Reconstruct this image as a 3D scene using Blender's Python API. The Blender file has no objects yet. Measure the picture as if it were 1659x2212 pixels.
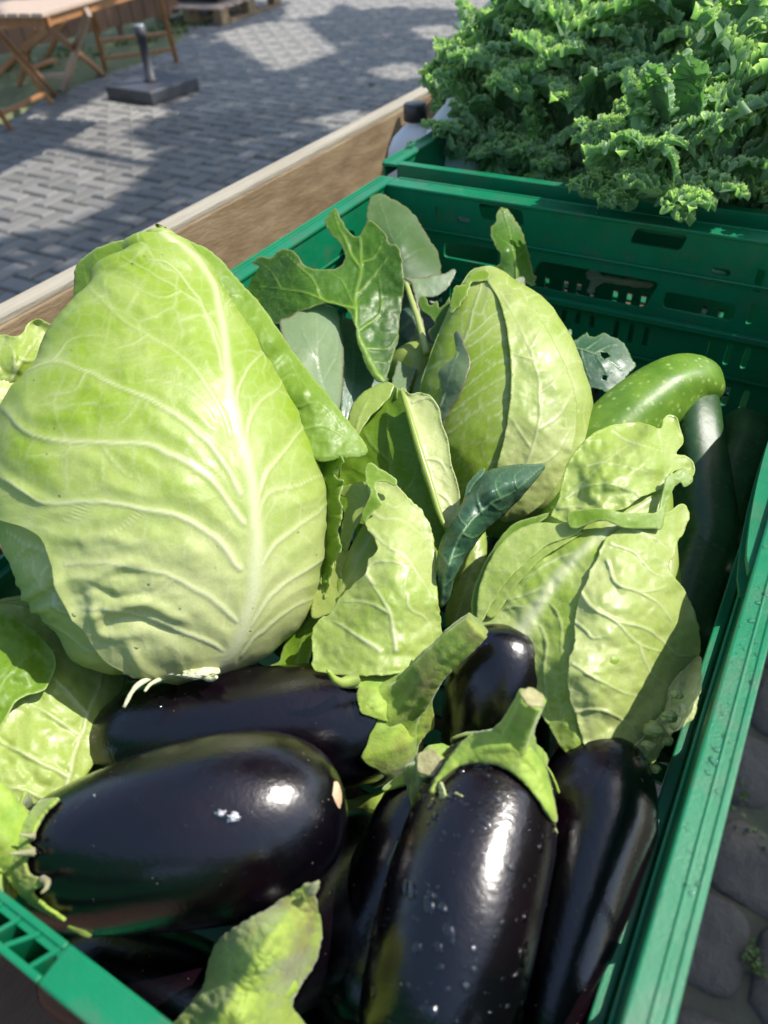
import bpy, bmesh, math, random
import numpy as np
from mathutils import Vector, Matrix
from mathutils.geometry import delaunay_2d_cdt, tessellate_polygon

random.seed(7)
rng = np.random.default_rng(11)
SC = bpy.context.scene
COL = SC.collection

# ------------------------------------------------------------------ camera, world, sun
RIM = 1.0663                      # height of the crate rim above the ground
CAMH = 1.30
F = 1600.3                        # focal length in units of a 1659 px wide frame
RM = np.array([[0.86452643, -0.30684136, 0.39804828],
               [0.50033915, 0.60028079, -0.6239581],
               [-0.04748458, 0.7385874, 0.67248335]])
CAMP = np.array([0.0, 0.0, CAMH])
cam = bpy.data.objects.new('camera', bpy.data.cameras.new('camera'))
COL.objects.link(cam)
cam.matrix_world = Matrix([[*RM[0], 0], [*RM[1], 0], [*RM[2], CAMH], [0, 0, 0, 1]])
cam.data.sensor_fit = 'VERTICAL'
cam.data.sensor_height = 36.0
cam.data.lens = 36.0 * F / 2212.0
cam.data.clip_start = 0.02
cam.data.clip_end = 400
cam.data.dof.use_dof = True
cam.data.dof.focus_distance = 0.41
cam.data.dof.aperture_fstop = 9.8
SC.camera = cam

SUN = np.array([0.455, 0.385, 0.80]); SUN /= np.linalg.norm(SUN)
el = math.asin(SUN[2]); az = math.atan2(SUN[0], SUN[1])
w = bpy.data.worlds.new('World'); SC.world = w; w.use_nodes = True
nt = w.node_tree; nt.nodes.clear()
wo = nt.nodes.new('ShaderNodeOutputWorld'); bg = nt.nodes.new('ShaderNodeBackground')
sky = nt.nodes.new('ShaderNodeTexSky'); sky.sky_type = 'NISHITA'; sky.sun_disc = False
sky.sun_elevation = el; sky.sun_rotation = az; sky.air_density = 1.2; sky.dust_density = 1.5
bg.inputs[1].default_value = 0.15
nt.links.new(sky.outputs[0], bg.inputs[0]); nt.links.new(bg.outputs[0], wo.inputs[0])
sl = bpy.data.lights.new('sun', 'SUN'); sl.energy = 4.4; sl.angle = math.radians(0.55); sl.color = (1, 0.955, 0.88)
so = bpy.data.objects.new('sun', sl); COL.objects.link(so)
so.rotation_euler = Vector(SUN).to_track_quat('Z', 'Y').to_euler()
SC.view_settings.view_transform = 'Standard'
SC.view_settings.look = 'None'
SC.view_settings.exposure = 0.55
SC.view_settings.gamma = 1.0
SC.view_settings.use_curve_mapping = False
SC.cycles.max_bounces = 8
SC.cycles.caustics_reflective = False
SC.cycles.caustics_refractive = False
SC.cycles.use_denoising = True

# ------------------------------------------------------------------ coordinates
def ray(px, py):
    px = np.asarray(px, float); py = np.asarray(py, float)
    c = np.stack([(px - 829.5) / F, -(py - 1106.0) / F, -np.ones_like(px)], -1)
    return c @ RM.T
def Wd(px, py, d):                # point of the place at a distance d along the view axis
    return CAMP + ray(px, py) * np.asarray(d, float)[..., None]
def W(px, py, z):                 # point at height z relative to the crate rim
    r = ray(px, py); d = (RIM + z - CAMH) / r[..., 2]
    return CAMP + r * np.asarray(d)[..., None]
def G(px, py, z=0.0):             # point at absolute height z
    return W(px, py, z - RIM)
def depth(p): return -((np.asarray(p) - CAMP) @ RM)[..., 2]
def dz(px, py, z): return float(depth(W(px, py, z)))
def proj(p):
    c = (np.asarray(p) - CAMP) @ RM
    return np.stack([829.5 - F * c[..., 0] / c[..., 2], 1106 + F * c[..., 1] / c[..., 2]], -1)
FWD = -RM[:, 2]

# ------------------------------------------------------------------ numeric helpers
def sstep(a, b, x):
    t = np.clip((x - a) / (b - a), 0, 1); return t * t * (3 - 2 * t)
def crs(pts, n, closed=False):    # Catmull-Rom along axis 0
    P = np.asarray(pts, float); m = len(P)
    if closed:
        t = np.arange(n) * m / n; i = t.astype(int) % m; f = t - np.floor(t)
        g = lambda k: P[(i + k) % m]
    else:
        t = np.linspace(0, m - 1, n); i = np.minimum(t.astype(int), m - 2); f = t - i
        E = np.concatenate([[2 * P[0] - P[1]], P, [2 * P[-1] - P[-2]]])
        g = lambda k: E[i + 1 + k]
    f = f.reshape((-1,) + (1,) * (P.ndim - 1))
    a, b, c, d = g(-1), g(0), g(1), g(2)
    return 0.5 * (2 * b + (c - a) * f + (2 * a - 5 * b + 4 * c - d) * f ** 2 + (3 * b - 3 * c + d - a) * f ** 3)
def _h(i, j, k, s):
    n = (i * 374761393 + j * 668265263 + k * 1274126177 + s * 974634777) & 0xffffffff
    n = ((n ^ (n >> 13)) * 1103515245) & 0xffffffff
    n = ((n ^ (n >> 16)) * 2246822519) & 0xffffffff
    return ((n ^ (n >> 15)) & 0xffffff) / float(0xffffff)
def noise(x, y, z=0.0, s=0):      # value noise, -1..1
    x, y, z = np.broadcast_arrays(np.asarray(x, float), np.asarray(y, float), np.asarray(z, float))
    i, j, k = (np.floor(q).astype(np.int64) for q in (x, y, z))
    f = [q - np.floor(q) for q in (x, y, z)]; f = [q * q * (3 - 2 * q) for q in f]
    r = 0
    for a in (0, 1):
        for b in (0, 1):
            for c in (0, 1):
                wgt = (f[0] if a else 1 - f[0]) * (f[1] if b else 1 - f[1]) * (f[2] if c else 1 - f[2])
                r = r + wgt * _h(i + a, j + b, k + c, s)
    return r * 2 - 1
def fbm(x, y, z=0.0, s=0, o=3):
    r = 0; a = 1; t = 0
    for q in range(o):
        r = r + a * noise(np.asarray(x) * 2 ** q, np.asarray(y) * 2 ** q, np.asarray(z) * 2 ** q, s + q * 7); t += a; a *= .5
    return r / t
def voro(x, y, s=0):              # F2-F1 of a jittered grid
    x = np.asarray(x, float); y = np.asarray(y, float)
    i = np.floor(x).astype(np.int64); j = np.floor(y).astype(np.int64)
    f1 = np.full(x.shape, 9.0); f2 = np.full(x.shape, 9.0)
    for a in (-1, 0, 1):
        for b in (-1, 0, 1):
            cx = i + a + .15 + .7 * _h(i + a, j + b, i * 0, s); cy = j + b + .15 + .7 * _h(i + a, j + b, i * 0 + 1, s)
            d = np.hypot(x - cx, y - cy)
            f2 = np.minimum(f2, np.maximum(f1, d)); f1 = np.minimum(f1, d)
    return f2 - f1
def polydist(X, Y, pts, closed=False):   # distance to a polyline and the parameter 0..1 along it
    P = np.asarray(pts, float)
    if closed: P = np.concatenate([P, P[:1]])
    best = np.full(X.shape, 1e9); par = np.zeros(X.shape); n = len(P) - 1
    for k in range(n):
        a = P[k]; e = P[k + 1] - a; L = e @ e + 1e-9
        t = np.clip(((X - a[0]) * e[0] + (Y - a[1]) * e[1]) / L, 0, 1)
        d = np.hypot(X - a[0] - t * e[0], Y - a[1] - t * e[1])
        m = d < best; best = np.where(m, d, best); par = np.where(m, (k + t) / n, par)
    return best, par
def inpoly(X, Y, P):
    r = np.zeros(X.shape, bool); n = len(P)
    for k in range(n):
        x0, y0 = P[k]; x1, y1 = P[(k + 1) % n]
        if y0 == y1: continue
        r ^= ((y0 > Y) != (y1 > Y)) & (X < (x1 - x0) * (Y - y0) / (y1 - y0) + x0)
    return r
class TPS:
    def __init__(s, c):
        c = np.asarray(c, float); s.P = c[:, :2] / 300.0; n = len(c)
        K = s.k(np.linalg.norm(s.P[:, None] - s.P[None], axis=-1)) + np.eye(n) * 1e-4
        Q = np.c_[np.ones(n), s.P]
        A = np.block([[K, Q], [Q.T, np.zeros((3, 3))]])
        s.w = np.linalg.lstsq(A, np.r_[c[:, 2], 0, 0, 0], rcond=None)[0]
    @staticmethod
    def k(r): return np.where(r > 1e-9, r * r * np.log(r + 1e-12), 0)
    def __call__(s, X, Y):
        q = np.stack([X, Y], -1) / 300.0
        r = np.linalg.norm(q[..., None, :] - s.P, axis=-1)
        return s.k(r) @ s.w[:-3] + s.w[-3] + q @ s.w[-2:]

# ------------------------------------------------------------------ objects
def thing(name, label, cat, loc=(0, 0, 0), group=None):
    o = bpy.data.objects.new(name, None); COL.objects.link(o); o.empty_display_size = .02
    o.location = [float(q) for q in loc]; o['label'] = label; o['category'] = cat
    if group: o['group'] = group
    return o
def tag(o, label=None, cat=None, group=None, kind=None):
    for k, v in (('label', label), ('category', cat), ('group', group), ('kind', kind)):
        if v: o[k] = v
    return o
def mk(name, V, Fc, mat, parent=None, attrs=None, smooth=True, at=None):
    """one mesh object; V in world coordinates, moved to its parent's or its own origin"""
    V = np.asarray(V, float)
    if parent is not None:
        par = parent; org = np.array(par.location)
        while par.parent is not None: par = par.parent; org = org + np.array(par.location)
        loc = None
    else:
        org = np.array(at, float) if at is not None else np.array([V[:, 0].mean(), V[:, 1].mean(), V[:, 2].min()])
        loc = org
    me = bpy.data.meshes.new(name)
    if isinstance(Fc, np.ndarray):
        k = Fc.shape[1]; n = len(Fc)
        me.vertices.add(len(V)); me.vertices.foreach_set('co', (V - org).astype(np.float32).ravel())
        me.loops.add(n * k); me.loops.foreach_set('vertex_index', Fc.astype(np.int32).ravel())
        me.polygons.add(n); me.polygons.foreach_set('loop_start', np.arange(0, n * k, k, dtype=np.int32))
        me.update(calc_edges=True); me.validate()
    else:
        me.from_pydata([tuple(q) for q in (V - org)], [], [tuple(int(i) for i in f) for f in Fc]); me.validate()
    if smooth: me.shade_smooth() if hasattr(me, 'shade_smooth') else None
    else: me.shade_flat() if hasattr(me, 'shade_flat') else None
    for a, v in (attrs or {}).items():
        if len(v) == len(me.vertices):
            t = me.attributes.new(a, 'FLOAT', 'POINT'); t.data.foreach_set('value', np.asarray(v, np.float32))
    if mat: me.materials.append(mat)
    o = bpy.data.objects.new(name, me); COL.objects.link(o)
    if parent is not None: o.parent = parent
    else: o.location = [float(q) for q in loc]
    return o
def copy_obj(o, parent=None):
    c = o.copy(); COL.objects.link(c); c.parent = parent
    for ch in [q for q in bpy.data.objects if q.parent == o and q != c]: copy_obj(ch, c)
    return c
def gridfaces(nv, nu, cu=False):
    i = np.arange(nv - 1)[:, None]; j = np.arange(nu if cu else nu - 1)[None]
    a = i * nu + j; b = i * nu + (j + 1) % nu
    return np.stack([a, b, b + nu, a + nu], -1).reshape(-1, 4)
def solidify(o, t, off=0.0):
    m = o.modifiers.new('thickness', 'SOLIDIFY'); m.thickness = t; m.offset = off; m.use_quality_normals = False
def bevel(o, wd, seg=2):
    m = o.modifiers.new('bevel', 'BEVEL'); m.width = wd; m.segments = seg; m.limit_method = 'ANGLE'; m.angle_limit = .6
    return o
class MB:                          # collects boxes, bars and prisms into one mesh
    def __init__(s): s.V = []; s.F = []
    def add(s, V, Fc):
        b = len(s.V); s.V += [tuple(map(float, q)) for q in V]; s.F += [tuple(int(i) + b for i in f) for f in Fc]; return s
    def box(s, x0, x1, y0, y1, z0, z1):
        V = [(x, y, z) for z in (z0, z1) for y in (y0, y1) for x in (x0, x1)]
        return s.add(V, [(0, 2, 3, 1), (4, 5, 7, 6), (0, 1, 5, 4), (2, 6, 7, 3), (0, 4, 6, 2), (1, 3, 7, 5)])
    def bar(s, p, q, wa, wb, up=(0, 0, 1)):
        p = np.asarray(p, float); q = np.asarray(q, float); t = q - p; t /= np.linalg.norm(t)
        a = np.cross(t, up); a /= np.linalg.norm(a); b = np.cross(a, t)
        V = [c + sa * a * wa / 2 + sb * b * wb / 2 for c in (p, q) for sb in (-1, 1) for sa in (-1, 1)]
        return s.add(V, [(0, 2, 3, 1), (4, 5, 7, 6), (0, 1, 5, 4), (2, 6, 7, 3), (0, 4, 6, 2), (1, 3, 7, 5)])
    def build(s, name, mat, parent=None, smooth=False, at=None):
        return mk(name, np.array(s.V), s.F, mat, parent, None, smooth, at)
def tube(P, rad, n=16, ribs=0, rib_amp=0.0, bump=0.0, seed=0, cap=True):
    """tapered tube along points P; returns verts, faces"""
    P = np.asarray(P, float); m = len(P); rad = np.broadcast_to(np.asarray(rad, float), (m,))
    T = np.gradient(P, axis=0); T /= np.linalg.norm(T, axis=1)[:, None] + 1e-12
    a = np.cross(T[0], [0.13, 0.2, 1.0]); a /= np.linalg.norm(a); A = []
    for k in range(m):
        a = a - T[k] * (a @ T[k]); a /= np.linalg.norm(a) + 1e-12; A.append(a)
    A = np.array(A); B = np.cross(T, A)
    th = np.linspace(0, 2 * np.pi, n, endpoint=False)
    rr = rad[:, None] * (1 + rib_amp * np.cos(ribs * th)[None])
    V = P[:, None] + rr[..., None] * (np.cos(th)[None, :, None] * A[:, None] + np.sin(th)[None, :, None] * B[:, None])
    if bump:
        V = V + (fbm(V[..., 0] * 300, V[..., 1] * 300, V[..., 2] * 300, seed)[..., None]) * bump * (V - P[:, None])
    Fc = [tuple(f) for f in gridfaces(m, n, True)]
    V = V.reshape(-1, 3)
    if cap:
        V = np.r_[V, P[:1], P[-1:]]
        for j in range(n):
            Fc.append((m * n, (j + 1) % n, j)); Fc.append((m * n + 1, (m - 1) * n + j, (m - 1) * n + (j + 1) % n))
    return V, Fc

# ------------------------------------------------------------------ materials
def newmat(name):
    m = bpy.data.materials.new(name); m.use_nodes = True; t = m.node_tree; t.nodes.clear()
    o = t.nodes.new('ShaderNodeOutputMaterial'); return m, t, o
def N(t, typ, **kw):
    n = t.nodes.new(typ)
    for k, v in kw.items():
        if k.startswith('i_'): n.inputs[k[2:].replace('_', ' ')].default_value = v
        else: setattr(n, k, v)
    return n
def rgb(c): return (*c, 1.0)
def mix(t, a, b, fac, typ='MIX'):
    n = t.nodes.new('ShaderNodeMix'); n.data_type = 'RGBA'; n.blend_type = typ
    for s, v in ((n.inputs[0], fac), (n.inputs[6], a), (n.inputs[7], b)):
        if isinstance(v, bpy.types.NodeSocket): t.links.new(v, s)
        elif isinstance(v, tuple): s.default_value = rgb(v)
        else: s.default_value = v
    return n.outputs[2]
def math_(t, op, a, b=0.0, clamp=False):
    n = t.nodes.new('ShaderNodeMath'); n.operation = op; n.use_clamp = clamp
    for s, v in ((n.inputs[0], a), (n.inputs[1], b)):
        if isinstance(v, bpy.types.NodeSocket): t.links.new(v, s)
        else: s.default_value = v
    return n.outputs[0]
def noise_n(t, scale, detail=4, rough=.55, vec=None, lo=0.3, hi=0.7):
    n = N(t, 'ShaderNodeTexNoise'); n.inputs['Scale'].default_value = scale; n.inputs['Detail'].default_value = detail
    n.inputs['Roughness'].default_value = rough
    if vec: t.links.new(vec, n.inputs['Vector'])
    r = N(t, 'ShaderNodeMapRange'); r.inputs[1].default_value = lo; r.inputs[2].default_value = hi
    t.links.new(n.outputs[0], r.inputs[0]); return r.outputs[0]
def coords(t): return N(t, 'ShaderNodeTexCoord').outputs['Object']
def attr(t, a): n = N(t, 'ShaderNodeAttribute'); n.attribute_name = a; return n.outputs['Fac']
def leaf_mat(name, pale, green, vein, trans=.3, rough=.36, tint=(1.0, 1.0, .5), spot=0.25, edge=None, coat=.12, wax=0.0, bumpd=.00011):
    m, t, o = newmat(name); co = coords(t)
    tone = math_(t, 'ADD', attr(t, 'tone'), math_(t, 'MULTIPLY', math_(t, 'SUBTRACT', noise_n(t, 38, 3, vec=co), .5), spot), True)
    c = mix(t, pale, green, tone)
    c = mix(t, c, vein, math_(t, 'MULTIPLY', attr(t, 'vein'), 0.92, True))
    if edge: c = mix(t, c, edge, attr(t, 'edge'))
    if wax:
        c = mix(t, c, (.24, .34, .25), math_(t, 'MULTIPLY', noise_n(t, 22, 4, vec=co, lo=.45, hi=.65), wax))
    fine = noise_n(t, 900, 2, vec=co)
    c = mix(t, c, (0, 0, 0), math_(t, 'MULTIPLY', fine, .10))
    p = N(t, 'ShaderNodeBsdfPrincipled'); t.links.new(c, p.inputs['Base Color'])
    rr = N(t, 'ShaderNodeMapRange'); t.links.new(noise_n(t, 55, 4, vec=co), rr.inputs[0]); rr.inputs[3].default_value = rough - .07; rr.inputs[4].default_value = rough + .14
    t.links.new(rr.outputs[0], p.inputs['Roughness'])
    p.inputs['Coat Weight'].default_value = coat; p.inputs['Coat Roughness'].default_value = .16
    b = N(t, 'ShaderNodeBump'); b.inputs['Distance'].default_value = bumpd; b.inputs['Strength'].default_value = 1
    hn = math_(t, 'ADD', noise_n(t, 260, 5, .6, vec=co, lo=.2, hi=.8), math_(t, 'MULTIPLY', fine, .25)); t.links.new(hn, b.inputs['Height'])
    t.links.new(b.outputs[0], p.inputs['Normal'])
    tr = N(t, 'ShaderNodeBsdfTranslucent'); t.links.new(mix(t, c, tint, 1.0, 'MULTIPLY'), tr.inputs[0])
    ms = N(t, 'ShaderNodeMixShader'); ms.inputs[0].default_value = trans
    t.links.new(p.outputs[0], ms.inputs[1]); t.links.new(tr.outputs[0], ms.inputs[2]); t.links.new(ms.outputs[0], o.inputs[0])
    return m
def simple(name, c1, c2, scale=30, rough=.5, bumpd=0.0, bscale=None, coat=0.0, metal=0.0, trans=0.0, detail=5, stretch=None, sheen=0, lo=.3, hi=.7, dirt=None):
    m, t, o = newmat(name); co = coords(t)
    if stretch:
        mp = N(t, 'ShaderNodeMapping'); mp.inputs['Scale'].default_value = stretch; t.links.new(co, mp.inputs[0]); v = mp.outputs[0]
    else: v = co
    f = noise_n(t, scale, detail, .6, vec=v, lo=lo, hi=hi); c = mix(t, c1, c2, f)
    if dirt: c = mix(t, c, dirt[0], math_(t, 'MULTIPLY', noise_n(t, dirt[1], 6, .65, vec=co, lo=.5, hi=.72), dirt[2]))
    p = N(t, 'ShaderNodeBsdfPrincipled'); t.links.new(c, p.inputs['Base Color'])
    rr = N(t, 'ShaderNodeMapRange'); t.links.new(noise_n(t, scale * 2.3, 4, vec=co), rr.inputs[0]); rr.inputs[3].default_value = max(.03, rough - .08); rr.inputs[4].default_value = rough + .1
    t.links.new(rr.outputs[0], p.inputs['Roughness']); p.inputs['Metallic'].default_value = metal; p.inputs['Coat Weight'].default_value = coat
    if sheen: p.inputs['Sheen Weight'].default_value = sheen; p.inputs['Sheen Roughness'].default_value = .4
    if bumpd:
        b = N(t, 'ShaderNodeBump'); b.inputs['Distance'].default_value = bumpd
        t.links.new(noise_n(t, bscale or scale * 3, 6, .65, vec=v, lo=.15, hi=.85), b.inputs['Height']); t.links.new(b.outputs[0], p.inputs['Normal'])
    if trans:
        tr = N(t, 'ShaderNodeBsdfTranslucent'); t.links.new(c, tr.inputs[0]); ms = N(t, 'ShaderNodeMixShader'); ms.inputs[0].default_value = trans
        t.links.new(p.outputs[0], ms.inputs[1]); t.links.new(tr.outputs[0], ms.inputs[2]); t.links.new(ms.outputs[0], o.inputs[0])
    else: t.links.new(p.outputs[0], o.inputs[0])
    return m

M = {}
M['cab'] = leaf_mat('cabbage_leaf', (.56, .60, .25), (.275, .415, .024), (.71, .73, .45), trans=.26, rough=.42, coat=.06, tint=(1, 1.05, .35), spot=.35)
M['cab_in'] = leaf_mat('cabbage_inner', (.48, .56, .15), (.25, .41, .03), (.66, .70, .32), trans=.35, tint=(1, 1.1, .35))
M['cab_green'] = leaf_mat('cabbage_outer', (.25, .405, .030), (.13, .28, .010), (.42, .56, .14), trans=.42, rough=.44, coat=.02, tint=(1, 1.1, .3), edge=(.5, .6, .2))
M['grey_leaf'] = leaf_mat('waxy_leaf', (.20, .29, .13), (.10, .19, .055), (.36, .45, .22), trans=.25, rough=.45, wax=.3, edge=(.20, .15, .10))
M['mid_leaf'] = leaf_mat('mid_green_leaf', (.10, .20, .05), (.05, .115, .03), (.22, .33, .12), trans=.3, rough=.48, wax=.15, edge=(.20, .22, .08), coat=.0)
M['dark_leaf'] = leaf_mat('dark_leaf', (.095, .24, .018), (.035, .12, .010), (.42, .56, .08), trans=.5, rough=.40, tint=(1.5, 2.0, .3), wax=.10, edge=(.36, .38, .14), coat=.02)
M['blue_leaf'] = leaf_mat('blue_green_leaf', (.04, .115, .055), (.022, .075, .042), (.20, .34, .13), trans=.15, rough=.38, wax=.2, edge=(.16, .28, .10))
M['kale'] = leaf_mat('kale_leaf', (.33, .53, .25), (.15, .30, .14), (.20, .28, .12), trans=.5, rough=.42, tint=(1.25, 1.45, .6), wax=.3, edge=(.74, .86, .48), coat=.05)
M['stump'] = simple('cut_stalk', (.62, .62, .42), (.44, .46, .26), 90, .5, .0006, 300)
def aub_mat():
    m, t, o = newmat('aubergine_skin'); co = coords(t)
    c = mix(t, (.0018, .0012, .0026), (.009, .0021, .0046), noise_n(t, 14, 3, vec=co, lo=.45, hi=.7))
    v = N(t, 'ShaderNodeTexVoronoi'); v.inputs['Scale'].default_value = 260; t.links.new(co, v.inputs['Vector'])
    s = N(t, 'ShaderNodeMapRange'); s.inputs[1].default_value = .10; s.inputs[2].default_value = .05; t.links.new(v.outputs['Distance'], s.inputs[0])
    sp = math_(t, 'MULTIPLY', s.outputs[0], noise_n(t, 60, 2, vec=co, lo=.55, hi=.6))
    c = mix(t, c, (.22, .17, .16), math_(t, 'MULTIPLY', sp, .8))
    p = N(t, 'ShaderNodeBsdfPrincipled'); t.links.new(c, p.inputs['Base Color'])
    rr = N(t, 'ShaderNodeMapRange'); t.links.new(noise_n(t, 45, 6, .7, vec=co), rr.inputs[0]); rr.inputs[3].default_value = .17; rr.inputs[4].default_value = .30
    t.links.new(rr.outputs[0], p.inputs['Roughness']); p.inputs['IOR'].default_value = 1.5
    p.inputs['Coat Weight'].default_value = .5; p.inputs['Coat Roughness'].default_value = .09
    b = N(t, 'ShaderNodeBump'); b.inputs['Distance'].default_value = .00012
    t.links.new(noise_n(t, 330, 5, .65, vec=co, lo=.2, hi=.8), b.inputs['Height']); t.links.new(b.outputs[0], p.inputs['Normal']); t.links.new(b.outputs[0], p.inputs['Coat Normal'])
    t.links.new(p.outputs[0], o.inputs[0]); return m
M['aub'] = aub_mat()
M['calyx'] = simple('calyx', (.36, .48, .065), (.17, .30, .03), 95, .6, .0003, 420, sheen=.35, trans=.12, dirt=((.24, .17, .07), 45, .7))
M['calyx_brown'] = simple('blemished_calyx', (.38, .48, .075), (.20, .31, .04), 70, .6, .0006, 320, sheen=.3, trans=.12, dirt=((.20, .12, .05), 34, 1.0))
M['calyx_dry'] = simple('calyx_dry', (.33, .36, .17), (.22, .19, .10), 60, .6, .0007, 260, sheen=.3)
def zuc_mat(name, a, b, sp):
    m, t, o = newmat(name); co = coords(t)
    c = mix(t, a, b, noise_n(t, 60, 5, .65, vec=co))
    v = N(t, 'ShaderNodeTexVoronoi'); v.inputs['Scale'].default_value = 190; t.links.new(co, v.inputs['Vector'])
    s = N(t, 'ShaderNodeMapRange'); s.inputs[1].default_value = .34; s.inputs[2].default_value = .18; t.links.new(v.outputs['Distance'], s.inputs[0])
    c = mix(t, c, sp, math_(t, 'MULTIPLY', s.outputs[0], math_(t, 'MULTIPLY', noise_n(t, 150, 3, vec=co, lo=.4, hi=.6), .7)))
    p = N(t, 'ShaderNodeBsdfPrincipled'); t.links.new(c, p.inputs['Base Color']); p.inputs['Roughness'].default_value = .43; p.inputs['Coat Weight'].default_value = .04
    bm = N(t, 'ShaderNodeBump'); bm.inputs['Distance'].default_value = .00008; t.links.new(noise_n(t, 200, 4, vec=co), bm.inputs['Height']); t.links.new(bm.outputs[0], p.inputs['Normal'])
    t.links.new(p.outputs[0], o.inputs[0]); return m
M['zuc_l'] = zuc_mat('courgette_skin', (.075, .175, .014), (.15, .27, .025), (.38, .48, .15))
M['zuc_d'] = zuc_mat('dark_courgette_skin', (.012, .046, .012), (.03, .09, .02), (.06, .12, .035))
M['crate'] = simple('green_plastic', (.0045, .235, .102), (.004, .19, .080), 25, .36, .00012, 900, trans=.2, dirt=((.10, .16, .10), 48, .55), coat=.1)
M['wood'] = simple('grey_wood', (.33, .245, .14), (.17, .11, .055), 7, .65, .0008, 40, stretch=(9, 1.8, 9), dirt=((.10, .055, .03), 9, .55))
M['wood_top'] = simple('weathered_wood_edge', (.42, .38, .30), (.30, .26, .19), 8, .65, .0008, 40, stretch=(14, 1, 14))  # paler than the board face: sunlight on the top put into the colour
M['teak'] = simple('teak_wood', (.42, .20, .075), (.28, .125, .045), 8, .55, .0006, 40, stretch=(8, 8, 2))
M['pale_wood'] = simple('bleached_wood', (.55, .42, .33), (.42, .31, .23), 10, .6, .0006, 40, stretch=(3, 12, 3))
M['plank'] = simple('rough_plank', (.16, .085, .055), (.10, .055, .035), 8, .7, .001, 50, stretch=(10, 1, 10))
M['jug'] = simple('white_plastic', (.86, .86, .88), (.82, .82, .85), 10, .38, trans=.2)
M['cap'] = simple('black_plastic', (.015, .015, .02), (.03, .03, .035), 20, .35)
M['granite'] = simple('dark_granite', (.065, .068, .082), (.045, .047, .056), 60, .5, .0005, 200)
M['brown'] = simple('brown_board', (.22, .12, .07), (.12, .06, .035), 3, .6, .001, 20, stretch=(1, 1, .3))
M['moss'] = simple('moss', (.09, .12, .035), (.20, .20, .10), 30, .9, .003, 90)
M['soil'] = simple('joint_sand', (.085, .083, .06), (.05, .055, .035), 9, .9, .002, 60, dirt=((.07, .10, .04), 4, .5))
def brick_mat(name, a, b, moss=.3, bd=.0015):
    m, t, o = newmat(name); co = coords(t)
    oi = N(t, 'ShaderNodeObjectInfo'); at_ = attr(t, 'tone')
    c = mix(t, a, b, math_(t, 'ADD', math_(t, 'MULTIPLY', oi.outputs['Random'], .8), math_(t, 'MULTIPLY', at_, .8), True))
    c = mix(t, c, (.12, .12, .10), math_(t, 'MULTIPLY', noise_n(t, 60, 6, .7, vec=co), .35))
    c = mix(t, c, (.045, .055, .03), math_(t, 'MULTIPLY', noise_n(t, 9, 5, .7, vec=co, lo=.55, hi=.75), moss))
    p = N(t, 'ShaderNodeBsdfPrincipled'); t.links.new(c, p.inputs['Base Color']); p.inputs['Roughness'].default_value = .62
    bm = N(t, 'ShaderNodeBump'); bm.inputs['Distance'].default_value = bd; t.links.new(noise_n(t, 120 if bd < .002 else 45, 6, .7, vec=co), bm.inputs['Height']); t.links.new(bm.outputs[0], p.inputs['Normal'])
    t.links.new(p.outputs[0], o.inputs[0]); return m
M['brick'] = brick_mat('paving_brick', (.15, .142, .135), (.27, .255, .235))
M['stone'] = brick_mat('paving_stone', (.050, .044, .040), (.088, .078, .068), .6, .007)
def drop_mat():
    m, t, o = newmat('water'); g = N(t, 'ShaderNodeBsdfGlossy'); g.inputs['Roughness'].default_value = .06
    tr = N(t, 'ShaderNodeBsdfTransparent'); lw = N(t, 'ShaderNodeFresnel'); lw.inputs['IOR'].default_value = 1.45
    ms = N(t, 'ShaderNodeMixShader'); t.links.new(math_(t, 'ADD', lw.outputs[0], .02, True), ms.inputs[0]); t.links.new(tr.outputs[0], ms.inputs[1]); t.links.new(g.outputs[0], ms.inputs[2]); t.links.new(ms.outputs[0], o.inputs[0]); return m
M['water'] = drop_mat()
M['bark'] = simple('bark', (.12, .09, .06), (.06, .045, .03), 12, .9, .01, 30)
M['tree_leaf'] = simple('tree_leaf', (.05, .10, .02), (.09, .15, .03), 3, .5, trans=.3)

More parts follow.
